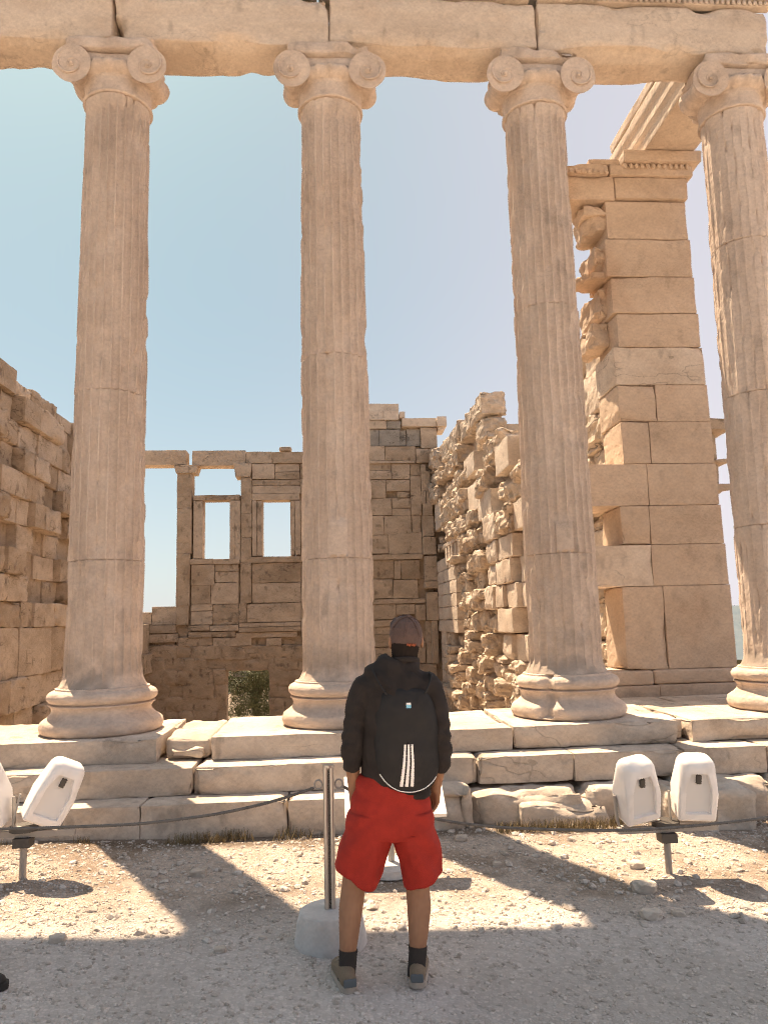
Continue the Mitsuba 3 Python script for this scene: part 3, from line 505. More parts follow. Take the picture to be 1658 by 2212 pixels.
# ---------------------------------------------------------------- back wall with the windows
WEST = [('beam',-6.2,-2.77,6.15,6.65,0.05),('beam',-2.57,-0.8,6.11,6.63,0.05),('capital',-3.16,-2.37,5.86,6.13,0.1),('pillar',-3.06,-2.58,4.68,5.87,0.04),('pillar',-3.04,-2.57,3.55,4.68,0.05),
('pillar',-3.05,-2.56,3.18,3.55,0.06),('pillar',-3.04,-2.6,1.48,3.18,0.05),('pillar',-3.02,-2.63,0.86,1.48,0.04),('capital',-1.2,-0.59,5.71,6.17,0.1),('pillar',-0.96,-0.6,4.48,5.7,0.06),
('pillar',-0.96,-0.6,3.68,4.48,0.05),('pillar',-0.96,-0.62,2.85,3.68,0.06),('pillar',-0.97,-0.62,1.51,2.85,0.05),('pillar',-1.02,-0.76,0.89,1.51,0.04),('lintel',-2.53,-1.0,4.95,5.12,0.02),
('jamb',-2.52,-2.22,3.01,4.94,0.0),('jamb',-1.33,-1.15,2.99,4.93,0.0),('jamb',-1.15,-0.98,2.98,4.92,0.03),('sill',-2.6,-1.87,2.82,3.0,0.04),('sill',-1.86,-0.99,2.81,2.98,0.05),
('lintel',-0.6,0.98,4.92,5.13,0.02),('jamb',-0.59,-0.44,3.06,4.92,0.03),('jamb',-0.43,-0.26,3.06,4.91,0.0),('jamb',0.67,0.82,3.06,4.9,0.0),('jamb',0.83,1.0,3.06,4.89,0.03),
('sill',-0.72,1.76,2.83,3.03,0.05),('block',-0.79,0.08,6.19,6.58,0.0),('block',0.09,1.81,6.17,6.55,0.03),('block',-0.59,0.16,5.64,6.17,0.02),('block',0.17,0.99,5.88,6.16,-0.02),
('block',0.17,0.99,5.63,5.87,0.0),('block',-0.59,1.01,5.42,5.61,0.01),('block',-0.59,1.01,5.14,5.41,0.0),('block',1.02,1.8,5.65,6.14,0.0),('block',1.02,1.79,5.12,5.64,0.0),
('block',-2.57,-1.82,2.14,2.81,0.0),('block',-1.81,-1.03,2.57,2.8,0.01),('block',-1.81,-1.03,2.22,2.56,-0.02),('block',-2.56,-1.94,1.53,2.14,0.01),('block',-1.93,-1.03,1.51,2.21,0.0),
('block',-2.56,-1.86,1.3,1.52,0.02),('block',-1.85,-1.03,0.84,1.5,-0.01),('block',-2.56,-1.86,0.86,1.29,0.0),('block',-0.6,1.01,2.17,2.82,0.01),('block',-0.6,1.0,1.51,2.16,0.0),
('block',-0.75,1.0,0.89,1.49,0.015),('block',-4.63,-3.82,0.91,1.3,0.02),('block',-3.81,-3.02,0.89,1.47,0.0),('block',-4.62,-3.04,0.62,0.88,0.03),('ledge',-2.63,-1.96,0.67,0.84,0.07),
('ledge',-1.95,-1.03,0.64,0.82,0.05),('ledge',-1.01,0.99,0.74,0.87,0.05),('ledge',-1.01,0.99,0.58,0.73,0.09),('block',-4.61,-2.98,0.32,0.59,0.0),('ledge',-2.63,-1.14,0.45,0.62,0.04),
('ledge',-1.13,0.86,0.39,0.57,0.04),('block',-2.96,-1.86,0.18,0.46,-0.02),('block',-1.85,-0.62,0.15,0.42,0.0),('block',-0.14,0.35,0.12,0.37,0.02),('block',1.02,1.8,2.14,2.79,0.0),
('block',1.02,1.8,1.49,2.13,0.0),('block',1.01,1.79,0.85,1.46,0.0),('block',1.0,1.78,0.36,0.83,0.03),('block',1.01,1.78,4.23,4.9,0.0),('block',1.0,1.77,3.02,4.22,0.0),
('cornice',3.38,4.4,7.95,8.21,0.05),('cornice',2.97,3.86,7.63,7.95,0.1),('cornice',3.87,4.39,7.62,7.94,0.12),('cornice',4.41,4.6,7.69,7.9,0.12),('cornice',4.49,5.66,7.38,7.67,0.14),
('cornice',5.68,6.0,7.35,7.7,0.25),('cornice',5.71,5.94,7.23,7.35,0.15),('block',2.96,3.95,7.33,7.61,0.06),('dark_block',3.97,4.44,7.33,7.6,0.03),('dark_block',2.95,3.69,6.74,7.31,0.0),
('dark_block',3.7,4.42,6.73,7.3,0.02),('dark_block',4.43,4.62,6.74,7.29,-0.02),('dark_block',4.64,5.11,6.72,7.31,0.01),('pilaster',5.12,5.68,6.63,7.35,0.08),('block',2.94,3.87,6.22,6.72,0.04),
('block',3.88,4.92,6.22,6.71,0.05),('block',4.94,5.37,6.12,6.61,0.08),('ledge',2.93,4.9,6.12,6.21,0.07),('block',2.93,4.08,5.89,6.12,0.0),('block',4.1,4.72,5.58,6.1,0.01),
('block',2.93,4.08,5.58,5.88,0.02),('block',4.74,5.08,5.69,6.1,-0.02),('block',2.92,3.89,4.94,5.56,0.0),('block',3.91,4.7,5.17,5.55,0.01),('block',4.27,4.69,4.94,5.15,0.02),
('pilaster',4.72,5.07,4.35,5.67,0.03),('pilaster',4.73,5.03,3.76,4.34,0.01),('block',2.9,4.06,4.35,4.93,0.01),('block',4.08,4.71,4.59,4.93,0.0),('block',4.07,4.7,4.33,4.58,-0.02),
('block',2.89,3.79,3.69,4.33,0.0),('block',3.8,4.71,3.69,4.32,0.01),('block',2.88,3.92,3.06,3.68,0.0),('block',3.93,5.05,3.03,3.75,0.02),('ledge',2.87,5.05,2.85,3.02,0.06),
('block',2.86,4.09,2.22,2.84,-0.03),('block',4.1,4.32,2.2,2.82,-0.01),('block',4.33,4.95,2.19,2.82,0.03),('block',2.85,4.03,1.57,2.2,0.0),('block',4.04,4.87,1.55,2.17,0.0),
('ledge',2.84,5.09,1.39,1.54,0.05),('block',2.83,4.12,0.88,1.38,0.0),('block',4.14,4.75,1.03,1.36,0.01),('pilaster',4.77,5.09,0.82,1.33,0.02),('block',2.83,4.59,0.64,0.85,0.03),
('block',2.82,3.99,0.4,0.63,0.0),('block',4.01,4.87,0.16,0.61,0.01),('block',2.82,3.98,-0.01,0.39,0.04),('block',2.81,4.12,-0.53,-0.03,0.0),('block',4.14,5.05,-0.57,0.14,0.02),
('pilaster',5.08,5.26,-0.58,0.8,0.02),('block',2.8,3.76,-1.05,-0.54,0.0),('block',3.78,4.83,-1.22,-0.57,0.0),('block',4.84,5.41,-1.77,-0.6,0.02),('block',2.78,3.75,-1.8,-1.06,0.0),
('block',3.76,4.81,-1.84,-1.24,0.0),('block',2.77,5.37,-2.48,-1.84,0.0),('side_block',5.11,5.42,4.28,4.69,0.25),('side_block',5.07,5.45,3.58,4.27,0.25),('side_block',5.07,5.49,2.98,3.56,0.28),
('side_block',5.1,5.5,2.1,2.93,0.28),('side_block',5.08,5.56,1.86,2.09,0.35),('jamb',5.13,5.49,0.81,1.73,0.25),('jamb',5.26,5.46,-0.59,0.8,0.25),('side_block',5.09,5.24,5.15,6.04,0.2),
('side_block',5.23,5.38,4.69,5.81,0.22),('side_block',5.07,5.21,4.7,5.14,0.2),('rough_block',-4.6,-4.0,-0.17,0.22,-0.02),('rough_block',-3.99,-3.04,-0.19,0.2,-0.002),('rough_block',-3.03,-2.58,-0.21,0.18,-0.043),
('rough_block',-2.57,-1.61,-0.23,0.16,0.005),('rough_block',-1.6,-0.84,-0.26,0.14,0.03),('rough_block',-0.83,-0.37,-0.28,0.12,-0.028),('rough_block',-0.36,0.82,-0.3,0.1,-0.014),('rough_block',0.83,1.44,-0.33,0.07,0.033),
('rough_block',1.45,1.81,-0.34,0.06,-0.029),('rough_block',-4.59,-4.15,-0.52,-0.18,0.033),('rough_block',-4.14,-3.39,-0.54,-0.2,0.03),('rough_block',-3.38,-2.78,-0.56,-0.22,-0.034),('rough_block',-2.77,-2.02,-0.58,-0.23,0.013),
('rough_block',-2.01,-1.25,-0.6,-0.26,-0.041),('rough_block',-1.24,-0.06,-0.63,-0.28,-0.016),('rough_block',-0.05,0.92,-0.66,-0.32,0.001),('rough_block',0.93,1.54,-0.68,-0.34,-0.025),('rough_block',1.55,1.8,-0.69,-0.35,-0.041),
('rough_block',-4.58,-3.43,-1.01,-0.54,0.034),('rough_block',-3.42,-2.98,-1.04,-0.56,0.041),('rough_block',-2.97,-1.81,-1.06,-0.59,0.02),('rough_block',-1.8,-1.45,-1.08,-0.61,0.035),('rough_block',-0.03,0.58,-1.14,-0.66,-0.009),
('rough_block',0.59,1.77,-1.17,-0.69,-0.021),('rough_block',-4.57,-3.98,-1.4,-1.01,-0.027),('rough_block',-3.97,-3.23,-1.43,-1.03,0.031),('rough_block',-3.22,-2.77,-1.44,-1.05,-0.042),('rough_block',-2.76,-1.81,-1.47,-1.07,0.013),
('rough_block',-1.8,-1.45,-1.49,-1.09,0.002),('rough_block',-0.03,0.73,-1.55,-1.16,-0.035),('rough_block',0.74,1.35,-1.57,-1.18,-0.043),('rough_block',1.36,1.79,-1.59,-1.19,0.014),('rough_block',-4.57,-3.62,-1.81,-1.42,-0.022),
('rough_block',-3.61,-2.87,-1.84,-1.45,-0.006),('rough_block',-2.86,-1.7,-1.87,-1.48,-0.018),('rough_block',-1.69,-1.45,-1.89,-1.5,-0.03),('rough_block',-0.03,0.42,-1.95,-1.56,0.034),('rough_block',0.43,1.04,-1.97,-1.57,-0.022),
('rough_block',1.05,1.79,-1.99,-1.59,0.012),('rough_block',-4.56,-3.97,-2.3,-1.81,-0.038),('rough_block',-3.96,-3.36,-2.32,-1.83,-0.021),('rough_block',-3.35,-2.91,-2.34,-1.85,-0.046),('rough_block',-2.9,-2.46,-2.35,-1.86,0.04),
('rough_block',-2.45,-1.7,-2.37,-1.88,0.023),('rough_block',-1.69,-1.45,-2.39,-1.9,-0.048),('rough_block',-0.03,0.72,-2.46,-1.96,0.047),('rough_block',0.73,1.7,-2.48,-1.99,0.036),('rough_block',-4.54,-4.11,-2.84,-2.31,-0.021),
('rough_block',-4.1,-3.51,-2.86,-2.32,0.039),('rough_block',-3.5,-2.75,-2.88,-2.35,-0.036),('rough_block',-2.74,-1.8,-2.91,-2.38,0.01),('rough_block',-1.79,-1.44,-2.93,-2.4,-0.017),('rough_block',-0.04,0.72,-3.0,-2.47,-0.046),
('rough_block',0.73,1.33,-3.03,-2.49,-0.013),('rough_block',1.34,1.77,-3.05,-2.51,0.05),]
W_ = thing('window_wall', 'shaded back wall of mixed blocks with two empty windows, open to the sky', 'wall')
core = [(-4.5, -3.1, -3.3, 1.1), (-3.05, -1.5, -3.3, 2.85), (.0, 1.6, -3.3, 3.0), (-1.45, 0.0, -.60, 2.85), (-1.15, -.45, 2.85, 5.1), (.86, 6.4, -3.3, 6.35), (-.85, .86, 5.1, 6.4), (2.2, 5.2, 6.4, 7.5), (-1.2, .9, 2.85, 2.95)]
add(f'{W_}__core', join(*[box(a, b, 18.12, 18.6, c, d) for a, b, c, d in core]), 'm_block_dark', False)
add(f'{W_}__pillar_core', box(-2.95, -2.65, 18.15, 18.5, 2.8, 5.9), 'm_block_dark', False)
wm = {'beam': 'm_block', 'capital': 'm_block', 'pillar': 'm_block_dark', 'dark_block': 'm_grey_block', 'rough_block': 'm_block_dark', 'side_block': 'm_block', 'cornice': 'm_block_pale', 'pilaster': 'm_block', 'jamb': 'm_block'}
g = np.random.default_rng(5)
for w in WEST:
    part, x0, x1, z0, z1, pr = w[:6]
    if x1-x0 < .05 or z1-z0 < .04: continue
    rough = part == 'rough_block'
    m = wm.get(part, g.choice(['m_block', 'm_block', 'm_block_dark']))
    part = {'side_block': 'corner_block', 'dark_block': 'frieze_block'}.get(part, part)
    mesh = stone(x0-.03*rough-.001, x1+.03*rough-.001, 18.0-pr-g.uniform(0, .03), 18.55, z0-.03*rough-.001, z1+.03*rough-.001, r=.025 if rough else .006, amp=.045 if rough else .010, freq=6, res=.10, chip=.06 if rough else .018, seed=g.integers(1e6), oct=5)
    if len(w) > 6:      # a tilted gable slab
        c = np.array([(x0+x1)/2, 18, (z0+z1)/2]); M = xf(c, ry=math.radians(w[6]))@xf(-c); mesh = moved(mesh, M)
        mesh.vertices[:, 2] = c[2]+.45*0+(mesh.vertices[:, 2]-c[2])
    if part == 'capital':
        V = np.array(mesh[0]); k = np.clip((V[:, 2]-z0)/(z1-z0), 0, 1); c = (x0+x1)/2; V[:, 0] = c+(V[:, 0]-c)*(.80+.2*k); mesh = (V, mesh[1])
    add(f'{W_}__{part}', mesh, m, 35)
add(f'{W_}__loose_stone', stone(.3, .72, 18.1, 18.4, 6.62, 6.78, r=.05, amp=.02, seed=3, res=.1), 'm_block', 35)

# olive tree seen through the doorway
O = thing('olive_tree', 'dark green olive tree standing beyond the doorway in the back wall', 'tree')
add(f'{O}__trunk', sweep([(-.8, 20.9, -3.3), (-.7, 20.8, -2.5), (-.85, 20.9, -1.8), (-.6, 20.8, -1.0)], [.22, .17, .13, .07], n=12, k=16), 'm_bark', True)
for k, (x, y, z) in enumerate([(-1.5, 20.4, -1.1), (-.1, 20.5, -1.0), (-.9, 20.2, -.8), (-.4, 21.4, -.6)]):
    add(f'{O}__limb', sweep([(-.75, 20.85, -1.9), ((x-.75)/2, (y+20.85)/2, z-.35), (x, y, z)], [.08, .055, .02], n=8, k=10), 'm_bark', True)
g = np.random.default_rng(12); n = 22000
d = g.normal(size=(n, 3)); d /= np.linalg.norm(d, axis=1, keepdims=True)
cl = np.array([(-1.3, 20.3, -1.5), (-.2, 20.4, -1.55), (-.7, 20.2, -1.0), (-.5, 20.6, -.3), (-1.3, 20.8, -.5), (.1, 20.8, -.6), (-.8, 20.1, -1.9), (-1.7, 20.6, -1.1), (.3, 20.6, -1.2), (-.3, 20.5, -2.2), (-1.3, 20.6, -2.2), (-.7, 21.2, -1.4)])
p = cl[g.integers(0, len(cl), n)]+d*(g.random((n, 1))**.45)*np.array([.62, .55, .5])
a = g.normal(size=(n, 3)); a /= np.linalg.norm(a, axis=1, keepdims=True); b = np.cross(a, d); b /= np.linalg.norm(b, axis=1, keepdims=True)
V = np.stack([p-a*.045, p+b*.013, p+a*.045, p-b*.013], 1).reshape(-1, 3)
F = (np.arange(n)*4)[:, None]+np.array([[0, 1, 2, 3]])
add(f'{O}__crown', (V, F), 'm_leaf', False)

# ---------------------------------------------------------------- floodlights
def floodlight(loc, rz, ry, rx, label):
    k = thing('floodlight', label, 'floodlight', 'white floodlights in pairs before the steps')
    M = xf(loc, rz=0)@xf(rz=rz)@xf(ry=ry)@xf(rx=rx)@np.diag([.90, .93, .96, 1])
    h = m3.Manifold.hull(union([ball((s*.108, y, .035), .022) for s in (-1, 1) for y in (-.055, .07)]+[ball((s*.112, y, .20), .024) for s in (-1, 1) for y in (-.065, .09)]+[ball((s*.055, y, .362), .068) for s in (-1, 1) for y in (-.015, .035)]))
    cutter = m3.Manifold.hull(union([ball((s*.082, y, z), .006) for s in (-1, 1) for y in (-.3, -.058) for z in (.075, .24)]+[ball((s*.050, y, .335), .006) for s in (-1, 1) for y in (-.3, -.055)]))
    add(f'{k}__housing', moved(tri(h-cutter), M), 'm_white_paint', 30)
    pl = m3.Manifold.hull(union([ball((s*.081, -.052, z), .004) for s in (-1, 1) for z in (.075, .24)]+[ball((s*.049, -.049, .335), .004) for s in (-1, 1)]))
    add(f'{k}__rear_panel', moved(tri(pl), M), 'm_panel', 30)
    add(f'{k}__cable_gland', moved(box(-.016, .016, -.075, -.04, .27, .325), M), 'm_dark_metal', False)
    add(f'{k}__front_glass', moved(box(-.095, .095, .095, .118, .06, .32), M), 'm_lamp_glass', False)
    yk = sweep([(-.145, .0, .17), (-.145, .0, .03), (-.13, .0, -.02), (.13, .0, -.02), (.145, .0, .03), (.145, .0, .17)], [(.005, .02)]*6, n=10, k=40, up=(0, 1, 0))
    add(f'{k}__yoke', moved(yk, xf(loc)@xf(rz=rz)@xf(ry=ry*.5)), 'm_grey_metal', 40)
def stand(x, y, zc, xa, xb, label):
    k = thing('lamp_stand', label, 'lamp stand', 'metal stands carrying floodlights')
    add(f'{k}__post', sweep([(x, y, G-.1), (x, y, zc)], [.021, .021], n=18), 'm_grey_metal', 40)
    add(f'{k}__crossbar', box(xa, xb, y-.02, y+.02, zc-.018, zc+.018), 'm_grey_metal', False)
    add(f'{k}__mounting_disc', moved(trimesh.creation.cylinder(radius=.085, height=.03, sections=36), xf((x, y, zc+.034))), 'm_dark_metal', 40)
    add(f'{k}__junction_box', box(x-.05, x+.05, y-.05, y+.04, zc-.075, zc-.02), 'm_dark_metal', False)
stand(4.13, -2.21, -.425, 3.82, 4.46, 'grey post and crossbar carrying the right pair of floodlights')
floodlight((3.955, -2.22, -.362), .15, -.16, .30, 'white floodlight leaning left, left one of the right-hand pair')
floodlight((4.31, -2.22, -.370), -.12, .03, .24, 'upright white floodlight at the right end of the right-hand pair')
stand(.13, -2.0, -.34, -.2, .44, 'grey post and crossbar carrying the left pair of floodlights')
floodlight((.215, -2.02, -.285), .55, .45, .15, 'white floodlight leaning right in the left-hand pair')
floodlight((-.06, -2.02, -.285), -.15, -.10, .25, 'white floodlight cut by the left edge of the picture')

# ---------------------------------------------------------------- rope barrier
def barrier(x, y, label, vis=True):
    k = thing('barrier_post', label, 'barrier post', 'rope barrier posts')
    pr = [(0, -.665), (.178, -.665), (.177, -.63), (.166, -.545), (.152, -.502), (.142, -.496), (0, -.492)]
    V, F = lathe([np.array(pr[q])+(np.array(pr[q+1])-np.array(pr[q]))*t for q in range(6) for t in (0, .33, .66)]+[np.array(pr[-1])], 40, x, .010, 14)
    add(f'{k}__concrete_base', (V+[x, y, 0], F), 'm_concrete', 40)
    for s in (-1, 1): add(f'{k}__rail', sweep([(x+s*.0155, y, -.52), (x+s*.0155, y, .185)], [(.0125, .022)]*2, n=16, flat=3), 'm_steel', 40)
    add(f'{k}__web', box(x-.008, x+.008, y-.010, y+.010, -.52, .17), 'm_dark_metal', False)
    add(f'{k}__cap', moved(trimesh.creation.cylinder(radius=.03, height=.012, sections=24), xf((x, y, .19))), 'm_steel', 40)
    for s in (-1, 1):
        th = np.linspace(0, 2*np.pi, 25); add(f'{k}__hook', sweep(np.stack([x+s*(.052+.019*np.cos(th)), np.full(25, y), .10+.022*np.sin(th)], -1), [.0045]*25, n=8), 'm_grey_metal', True)
barrier(2.03, -3.05, 'steel rope post in a round concrete base, left of the visitor')
barrier(-1.9, -2.75, 'steel rope post beyond the left edge of the view')
barrier(6.1, -2.75, 'steel rope post beyond the right edge of the view')
def rope(pts, label):
    add('barrier_rope', sweep(pts, [.0075]*len(pts), n=10, k=60, up=(0, 0, 1)), 'm_rope', True, label, 'rope', 'barrier ropes')
rope([(1.955, -3.05, .085), (1.66, -3.03, .005), (1.36, -3.0, -.045), (.96, -2.97, -.075), (.4, -2.93, -.08), (-.4, -2.88, -.06), (-1.2, -2.8, .0), (-1.83, -2.75, .09)], 'dark rope hanging from the steel post to the left edge')
rope([(2.105, -3.05, .085), (2.4, -3.03, -.05), (2.76, -3.0, -.14), (3.08, -2.98, -.18), (3.77, -2.94, -.22), (4.6, -2.88, -.19), (5.4, -2.8, -.06), (6.03, -2.75, .09)], 'dark rope sagging to the right behind the visitor')

# information sign, almost hidden by the visitor
k = thing('information_sign', 'low white-framed information board on a post, mostly hidden behind the visitor', 'sign')
M = xf((2.435, -2.05, -.2), rx=math.radians(35-90))
add(f'{k}__post', sweep([(2.41, -2.02, G-.1), (2.41, -2.02, -.22)], [.02, .02], n=16), 'm_grey_metal', 40)
add(f'{k}__base', lathe([(0, -.66), (.16, -.66), (.155, -.615), (.13, -.60), (0, -.598)], 36)[0]*1+np.array([2.40, -2.03, 0]) if False else (lathe([(0, -.66), (.16, -.66), (.155, -.615), (.13, -.60), (0, -.598)], 36)[0]+np.array([2.40, -2.03, 0]), lathe([(0, -.66), (.16, -.66), (.155, -.615), (.13, -.60), (0, -.598)], 36)[1]), 'm_concrete', 40)
add(f'{k}__panel', moved(box(-.29, .29, -.012, .004, -.14, .14), M), 'm_panel', False)
for a in ((-.315, -.29, -.165, .165), (.29, .315, -.165, .165), (-.289, .289, -.165, -.14), (-.289, .289, .14, .165)):
    add(f'{k}__frame', moved(box(a[0], a[1], -.016, .012, a[2], a[3]), M), 'm_white', False)

# ---------------------------------------------------------------- the visitor
P_ = thing('person', 'man seen from behind in a dark shirt, red shorts and a brown cap, looking up', 'person')
Y0 = -3.47
def hand(w, d, side, palm_n):
    """wrist, finger direction, thumb side vector, palm normal"""
    w, d, side, pn = (np.array(q, float) for q in (w, d, side, palm_n)); d /= np.linalg.norm(d); side -= d*(side@d); side /= np.linalg.norm(side); pn = np.cross(d, side)*np.sign(np.cross(d, side)@pn)
    parts = [m3.Manifold.hull(union([ball(w, .021), ball(w+d*.02+side*.016, .015), ball(w+d*.02-side*.016, .015), ball(w+d*.075+side*.029, .0105), ball(w+d*.072-side*.027, .0095)]))]
    for f, L in ((.027, .064), (.009, .072), (-.009, .067), (-.026, .052)):
        b = w+d*.07+side*f; e1 = b+d*L*.45+pn*.006; e2 = e1+d*L*.30+pn*.014; e3 = e2+d*L*.18+pn*.016
        parts.append(chain([b, e1, e2, e3], [.0088, .0083, .0075, .0066]))
    t0 = w+d*.022+side*.020; t1 = t0+d*.030+side*.020+pn*.008; t2 = t1+d*.026+side*.006+pn*.008
    parts.append(chain([t0, t1, t2], [.0125, .0098, .0082]))
    return man(soft(union(parts), .0045, 6))
hip_l, hip_r = (2.235, Y0, .02), (2.40, Y0, .02)
legs = [chain([hip_l, (2.150, Y0+.02, -.20), (2.126, Y0-.005, -.345), (2.116, Y0-.02, -.44), (2.106, Y0-.03, -.555), (2.10, Y0-.02, -.60)], [.085, .055, .054, .045, .032, .030]),
        chain([hip_r, (2.426, Y0+.02, -.21), (2.431, Y0-.005, -.355), (2.424, Y0-.02, -.45), (2.413, Y0-.03, -.56), (2.41, Y0-.02, -.60)], [.085, .054, .054, .045, .032, .030])]
core = chain([(2.318, Y0, .03), (2.33, Y0, .25), (2.35, Y0, .52), (2.375, Y0-.005, .66), (2.395, Y0, .72), (2.405, Y0+.025, .79)], [.10, .09, .10, .068, .053, .060])
arms = [chain([(2.215, Y0, .61), (2.142, Y0-.035, .34), (2.150, Y0+.03, .14)], [.05, .039, .024]), chain([(2.52, Y0, .59), (2.550, Y0-.035, .32), (2.530, Y0+.035, .15)], [.05, .039, .024])]
shl = [bone((2.37, Y0, .64), .06, (2.215, Y0, .61), .05), bone((2.38, Y0, .64), .06, (2.52, Y0, .59), .05)]
head = [ball((2.41, Y0+.035, .842), (.070, .086, .092)), m3.Manifold.hull(ball((2.41, Y0+.04, .82), (.062, .07, .06))+ball((2.41, Y0+.10, .785), (.030, .024, .022))), ball((2.41, Y0+.127, .835), (.012, .018, .022)),
        ball((2.336, Y0+.03, .815), (.010, .022, .031)), ball((2.484, Y0+.03, .815), (.010, .022, .031)), bone((2.41, Y0+.118, .805), .010, (2.41, Y0+.116, .805), .012)]
bodym = soft(union(legs+[core]+arms+shl+head), .014, 12)
body = man(bodym)+hand((2.150, Y0+.03, .14), (.10, .45, -.85), (.55, .7, .3), (1, -.3, 0))+hand((2.530, Y0+.035, .15), (-.12, .45, -.85), (-.55, .7, .3), (-1, -.3, 0))
add(f'{P_}__body', tri(body), 'm_skin', True)
for s in (-1, 1):
    add(f'{P_}__eye', moved(trimesh.creation.icosphere(subdivisions=2, radius=.011), xf((2.41+s*.029, Y0+.106, .85))), 'm_white', True)
add(f'{P_}__mouth', tri(ball((2.41, Y0+.128, .796), (.022, .006, .005))), 'm_orange', True)
hair = (m3.Manifold.hull(ball((2.41, Y0+.034, .838), (.071, .082, .085))+ball((2.398, Y0, .742), (.060, .064, .03)))) ^ m3.Manifold.cube((.3, .125, .14), False).translate((2.26, Y0-.085, .728))
add(f'{P_}__hair', soft(hair, .012, 4), 'm_hair', True)
cc, cr = np.array((2.411, Y0+.033, .846)), np.array((.0785, .094, .0985))
n = np.array((0, -.34, .94)); n /= np.linalg.norm(n)
capm = ball(cc, cr).refine_to_length(.012).trim_by_plane(tuple(n), float(n@np.array((2.41, Y0-.055, .776))))
t = tri(capm); add(f'{P_}__cap', wrinkle(t, .0016, (40, 40, 40), 3), 'm_cap', 50, label='washed brown baseball cap')
ax = np.array((.10, -.42, .9)); ax /= np.linalg.norm(ax); e1 = np.cross(ax, (0, 1, 0)); e1 /= np.linalg.norm(e1); e2 = np.cross(ax, e1)
for q in range(6):
    a = q*math.pi/3+.3; pts = []
    for ph in np.linspace(.02, 1.25, 14):
        d = ax*math.cos(ph)+(e1*math.cos(a)+e2*math.sin(a))*math.sin(ph); pts.append(cc+d*cr*1.012)
    add(f'{P_}__cap__seam', sweep(pts, [.0026]*14, n=6, up=(0.3, .5, .8)), 'm_cap', True)
add(f'{P_}__cap__button', tri(ball(cc+ax*cr*1.02, .008)), 'm_cap', True)
vis = m3.Manifold.hull(union([ball((2.41+s*x, Y0+y, z), .004) for s in (-1, 1) for x, y, z in ((.068, .075, .862), (.062, .135, .905), (.035, .185, .93))]))
add(f'{P_}__cap__visor', tri(vis), 'm_cap', True)
for q in range(7):
    x = 2.407+q*.0065; yy = cc[1]-cr[1]*math.sqrt(max(.05, 1-((x-cc[0])/cr[0])**2-((.806-cc[2])/cr[2])**2))-.002
    add(f'{P_}__cap__stitched_mark', moved(box(-.0022, .0022, -.003, .002, -.0055-.001*(q % 3), .0055), xf((x, yy-.0015, .806-.0004*q), ry=.15*(-1)**q)), 'm_orange', False)
# shirt with rolled sleeves
tor = sweep([(2.345, Y0, .135), (2.335, Y0, .25), (2.335, Y0, .38), (2.345, Y0, .50), (2.358, Y0, .59), (2.37, Y0, .655), (2.382, Y0, .695), (2.394, Y0, .715), (2.398, Y0, .730)],
            [(.160, .122), (.150, .118), (.152, .118), (.165, .122), (.176, .120), (.165, .105), (.120, .088), (.078, .074), (.064, .066)], n=48, k=40, flat=2.35)
tv, tf = tor
lowz = tv[:, 2] < .30; sh = np.clip((2.30-tv[:, 0])/.10, 0, 1); tv[:, 2] += np.where(lowz, sh*.085*np.clip((.30-tv[:, 2])/.16, 0, 1)-.03*np.clip((tv[:, 0]-2.36)/.1, 0, 1)*np.clip((.3-tv[:, 2])/.16, 0, 1), 0)
sl = sweep([(2.29, Y0, .645), (2.225, Y0, .615), (2.183, Y0-.008, .54), (2.158, Y0-.022, .45), (2.143, Y0-.035, .345), (2.1445, Y0-.012, .262)], [(.055, .075), (.066, .08), (.060, .070), (.050, .060), (.047, .052), (.037, .043)], n=28, k=30, flat=2.1)
sr = sweep([(2.45, Y0, .635), (2.505, Y0, .60), (2.535, Y0-.008, .52), (2.547, Y0-.022, .43), (2.550, Y0-.035, .325), (2.548, Y0-.012, .244)], [(.055, .075), (.064, .08), (.057, .070), (.048, .060), (.046, .052), (.036, .043)], n=28, k=30, flat=2.1)
hol = [bone((2.1445, Y0-.012, .235), .033, (2.143, Y0-.02, .30), .030), bone((2.548, Y0-.012, .217), .032, (2.549, Y0-.02, .28), .029), bone((2.345, Y0, .06), .1, (2.345, Y0, .12), .095)]
shirt = union([man((tv, tf)), ball((2.397, Y0-.028, .690), (.062, .055, .048)), man(sl), man(sr), m3.Manifold.hull(union([ball((2.396, Y0-.005, .678), (.060, .07, .040)), ball((2.245, Y0, .625), (.05, .07, .05)), ball((2.36, Y0, .60), (.08, .09, .05))])), m3.Manifold.hull(union([ball((2.398, Y0-.005, .682), (.060, .07, .042)), ball((2.505, Y0, .605), (.048, .07, .05)), ball((2.38, Y0, .58), (.08, .09, .05))]))])
for q in hol: shirt = shirt-q
st_ = soft(shirt, .011, 7); v = np.array(st_.vertices); nn = np.array(st_.vertex_normals)
arm = np.clip((np.abs(v[:, 0]-2.345)-.15)*14, 0, 1)      # slack cloth bunching above the elbows
fold = np.sin(v[:, 2]*95+v[:, 1]*40+7*meshkit.fbm(v*7, 2))*.004*arm*np.clip((.56-v[:, 2])*6, 0, 1)+np.sin(v[:, 2]*42-np.abs(v[:, 0]-2.345)*60+6*meshkit.fbm(v*5+9, 2))*.0045*(1-arm)
keep = np.clip((v[:, 2]-.17)*9, 0, 1)      # the hem and cuffs hang straight
st_.vertices = v+nn*(fold*keep)[:, None]
v2 = np.array(st_.vertices); w2 = wrinkle(st_.copy(), .007, (10, 10, 6), 1); st_.vertices = v2+(np.array(w2.vertices)-v2)*keep[:, None]
add(f'{P_}__shirt', st_, 'm_shirt', 60, label='loose dark shirt with sleeves pushed to below the elbows')
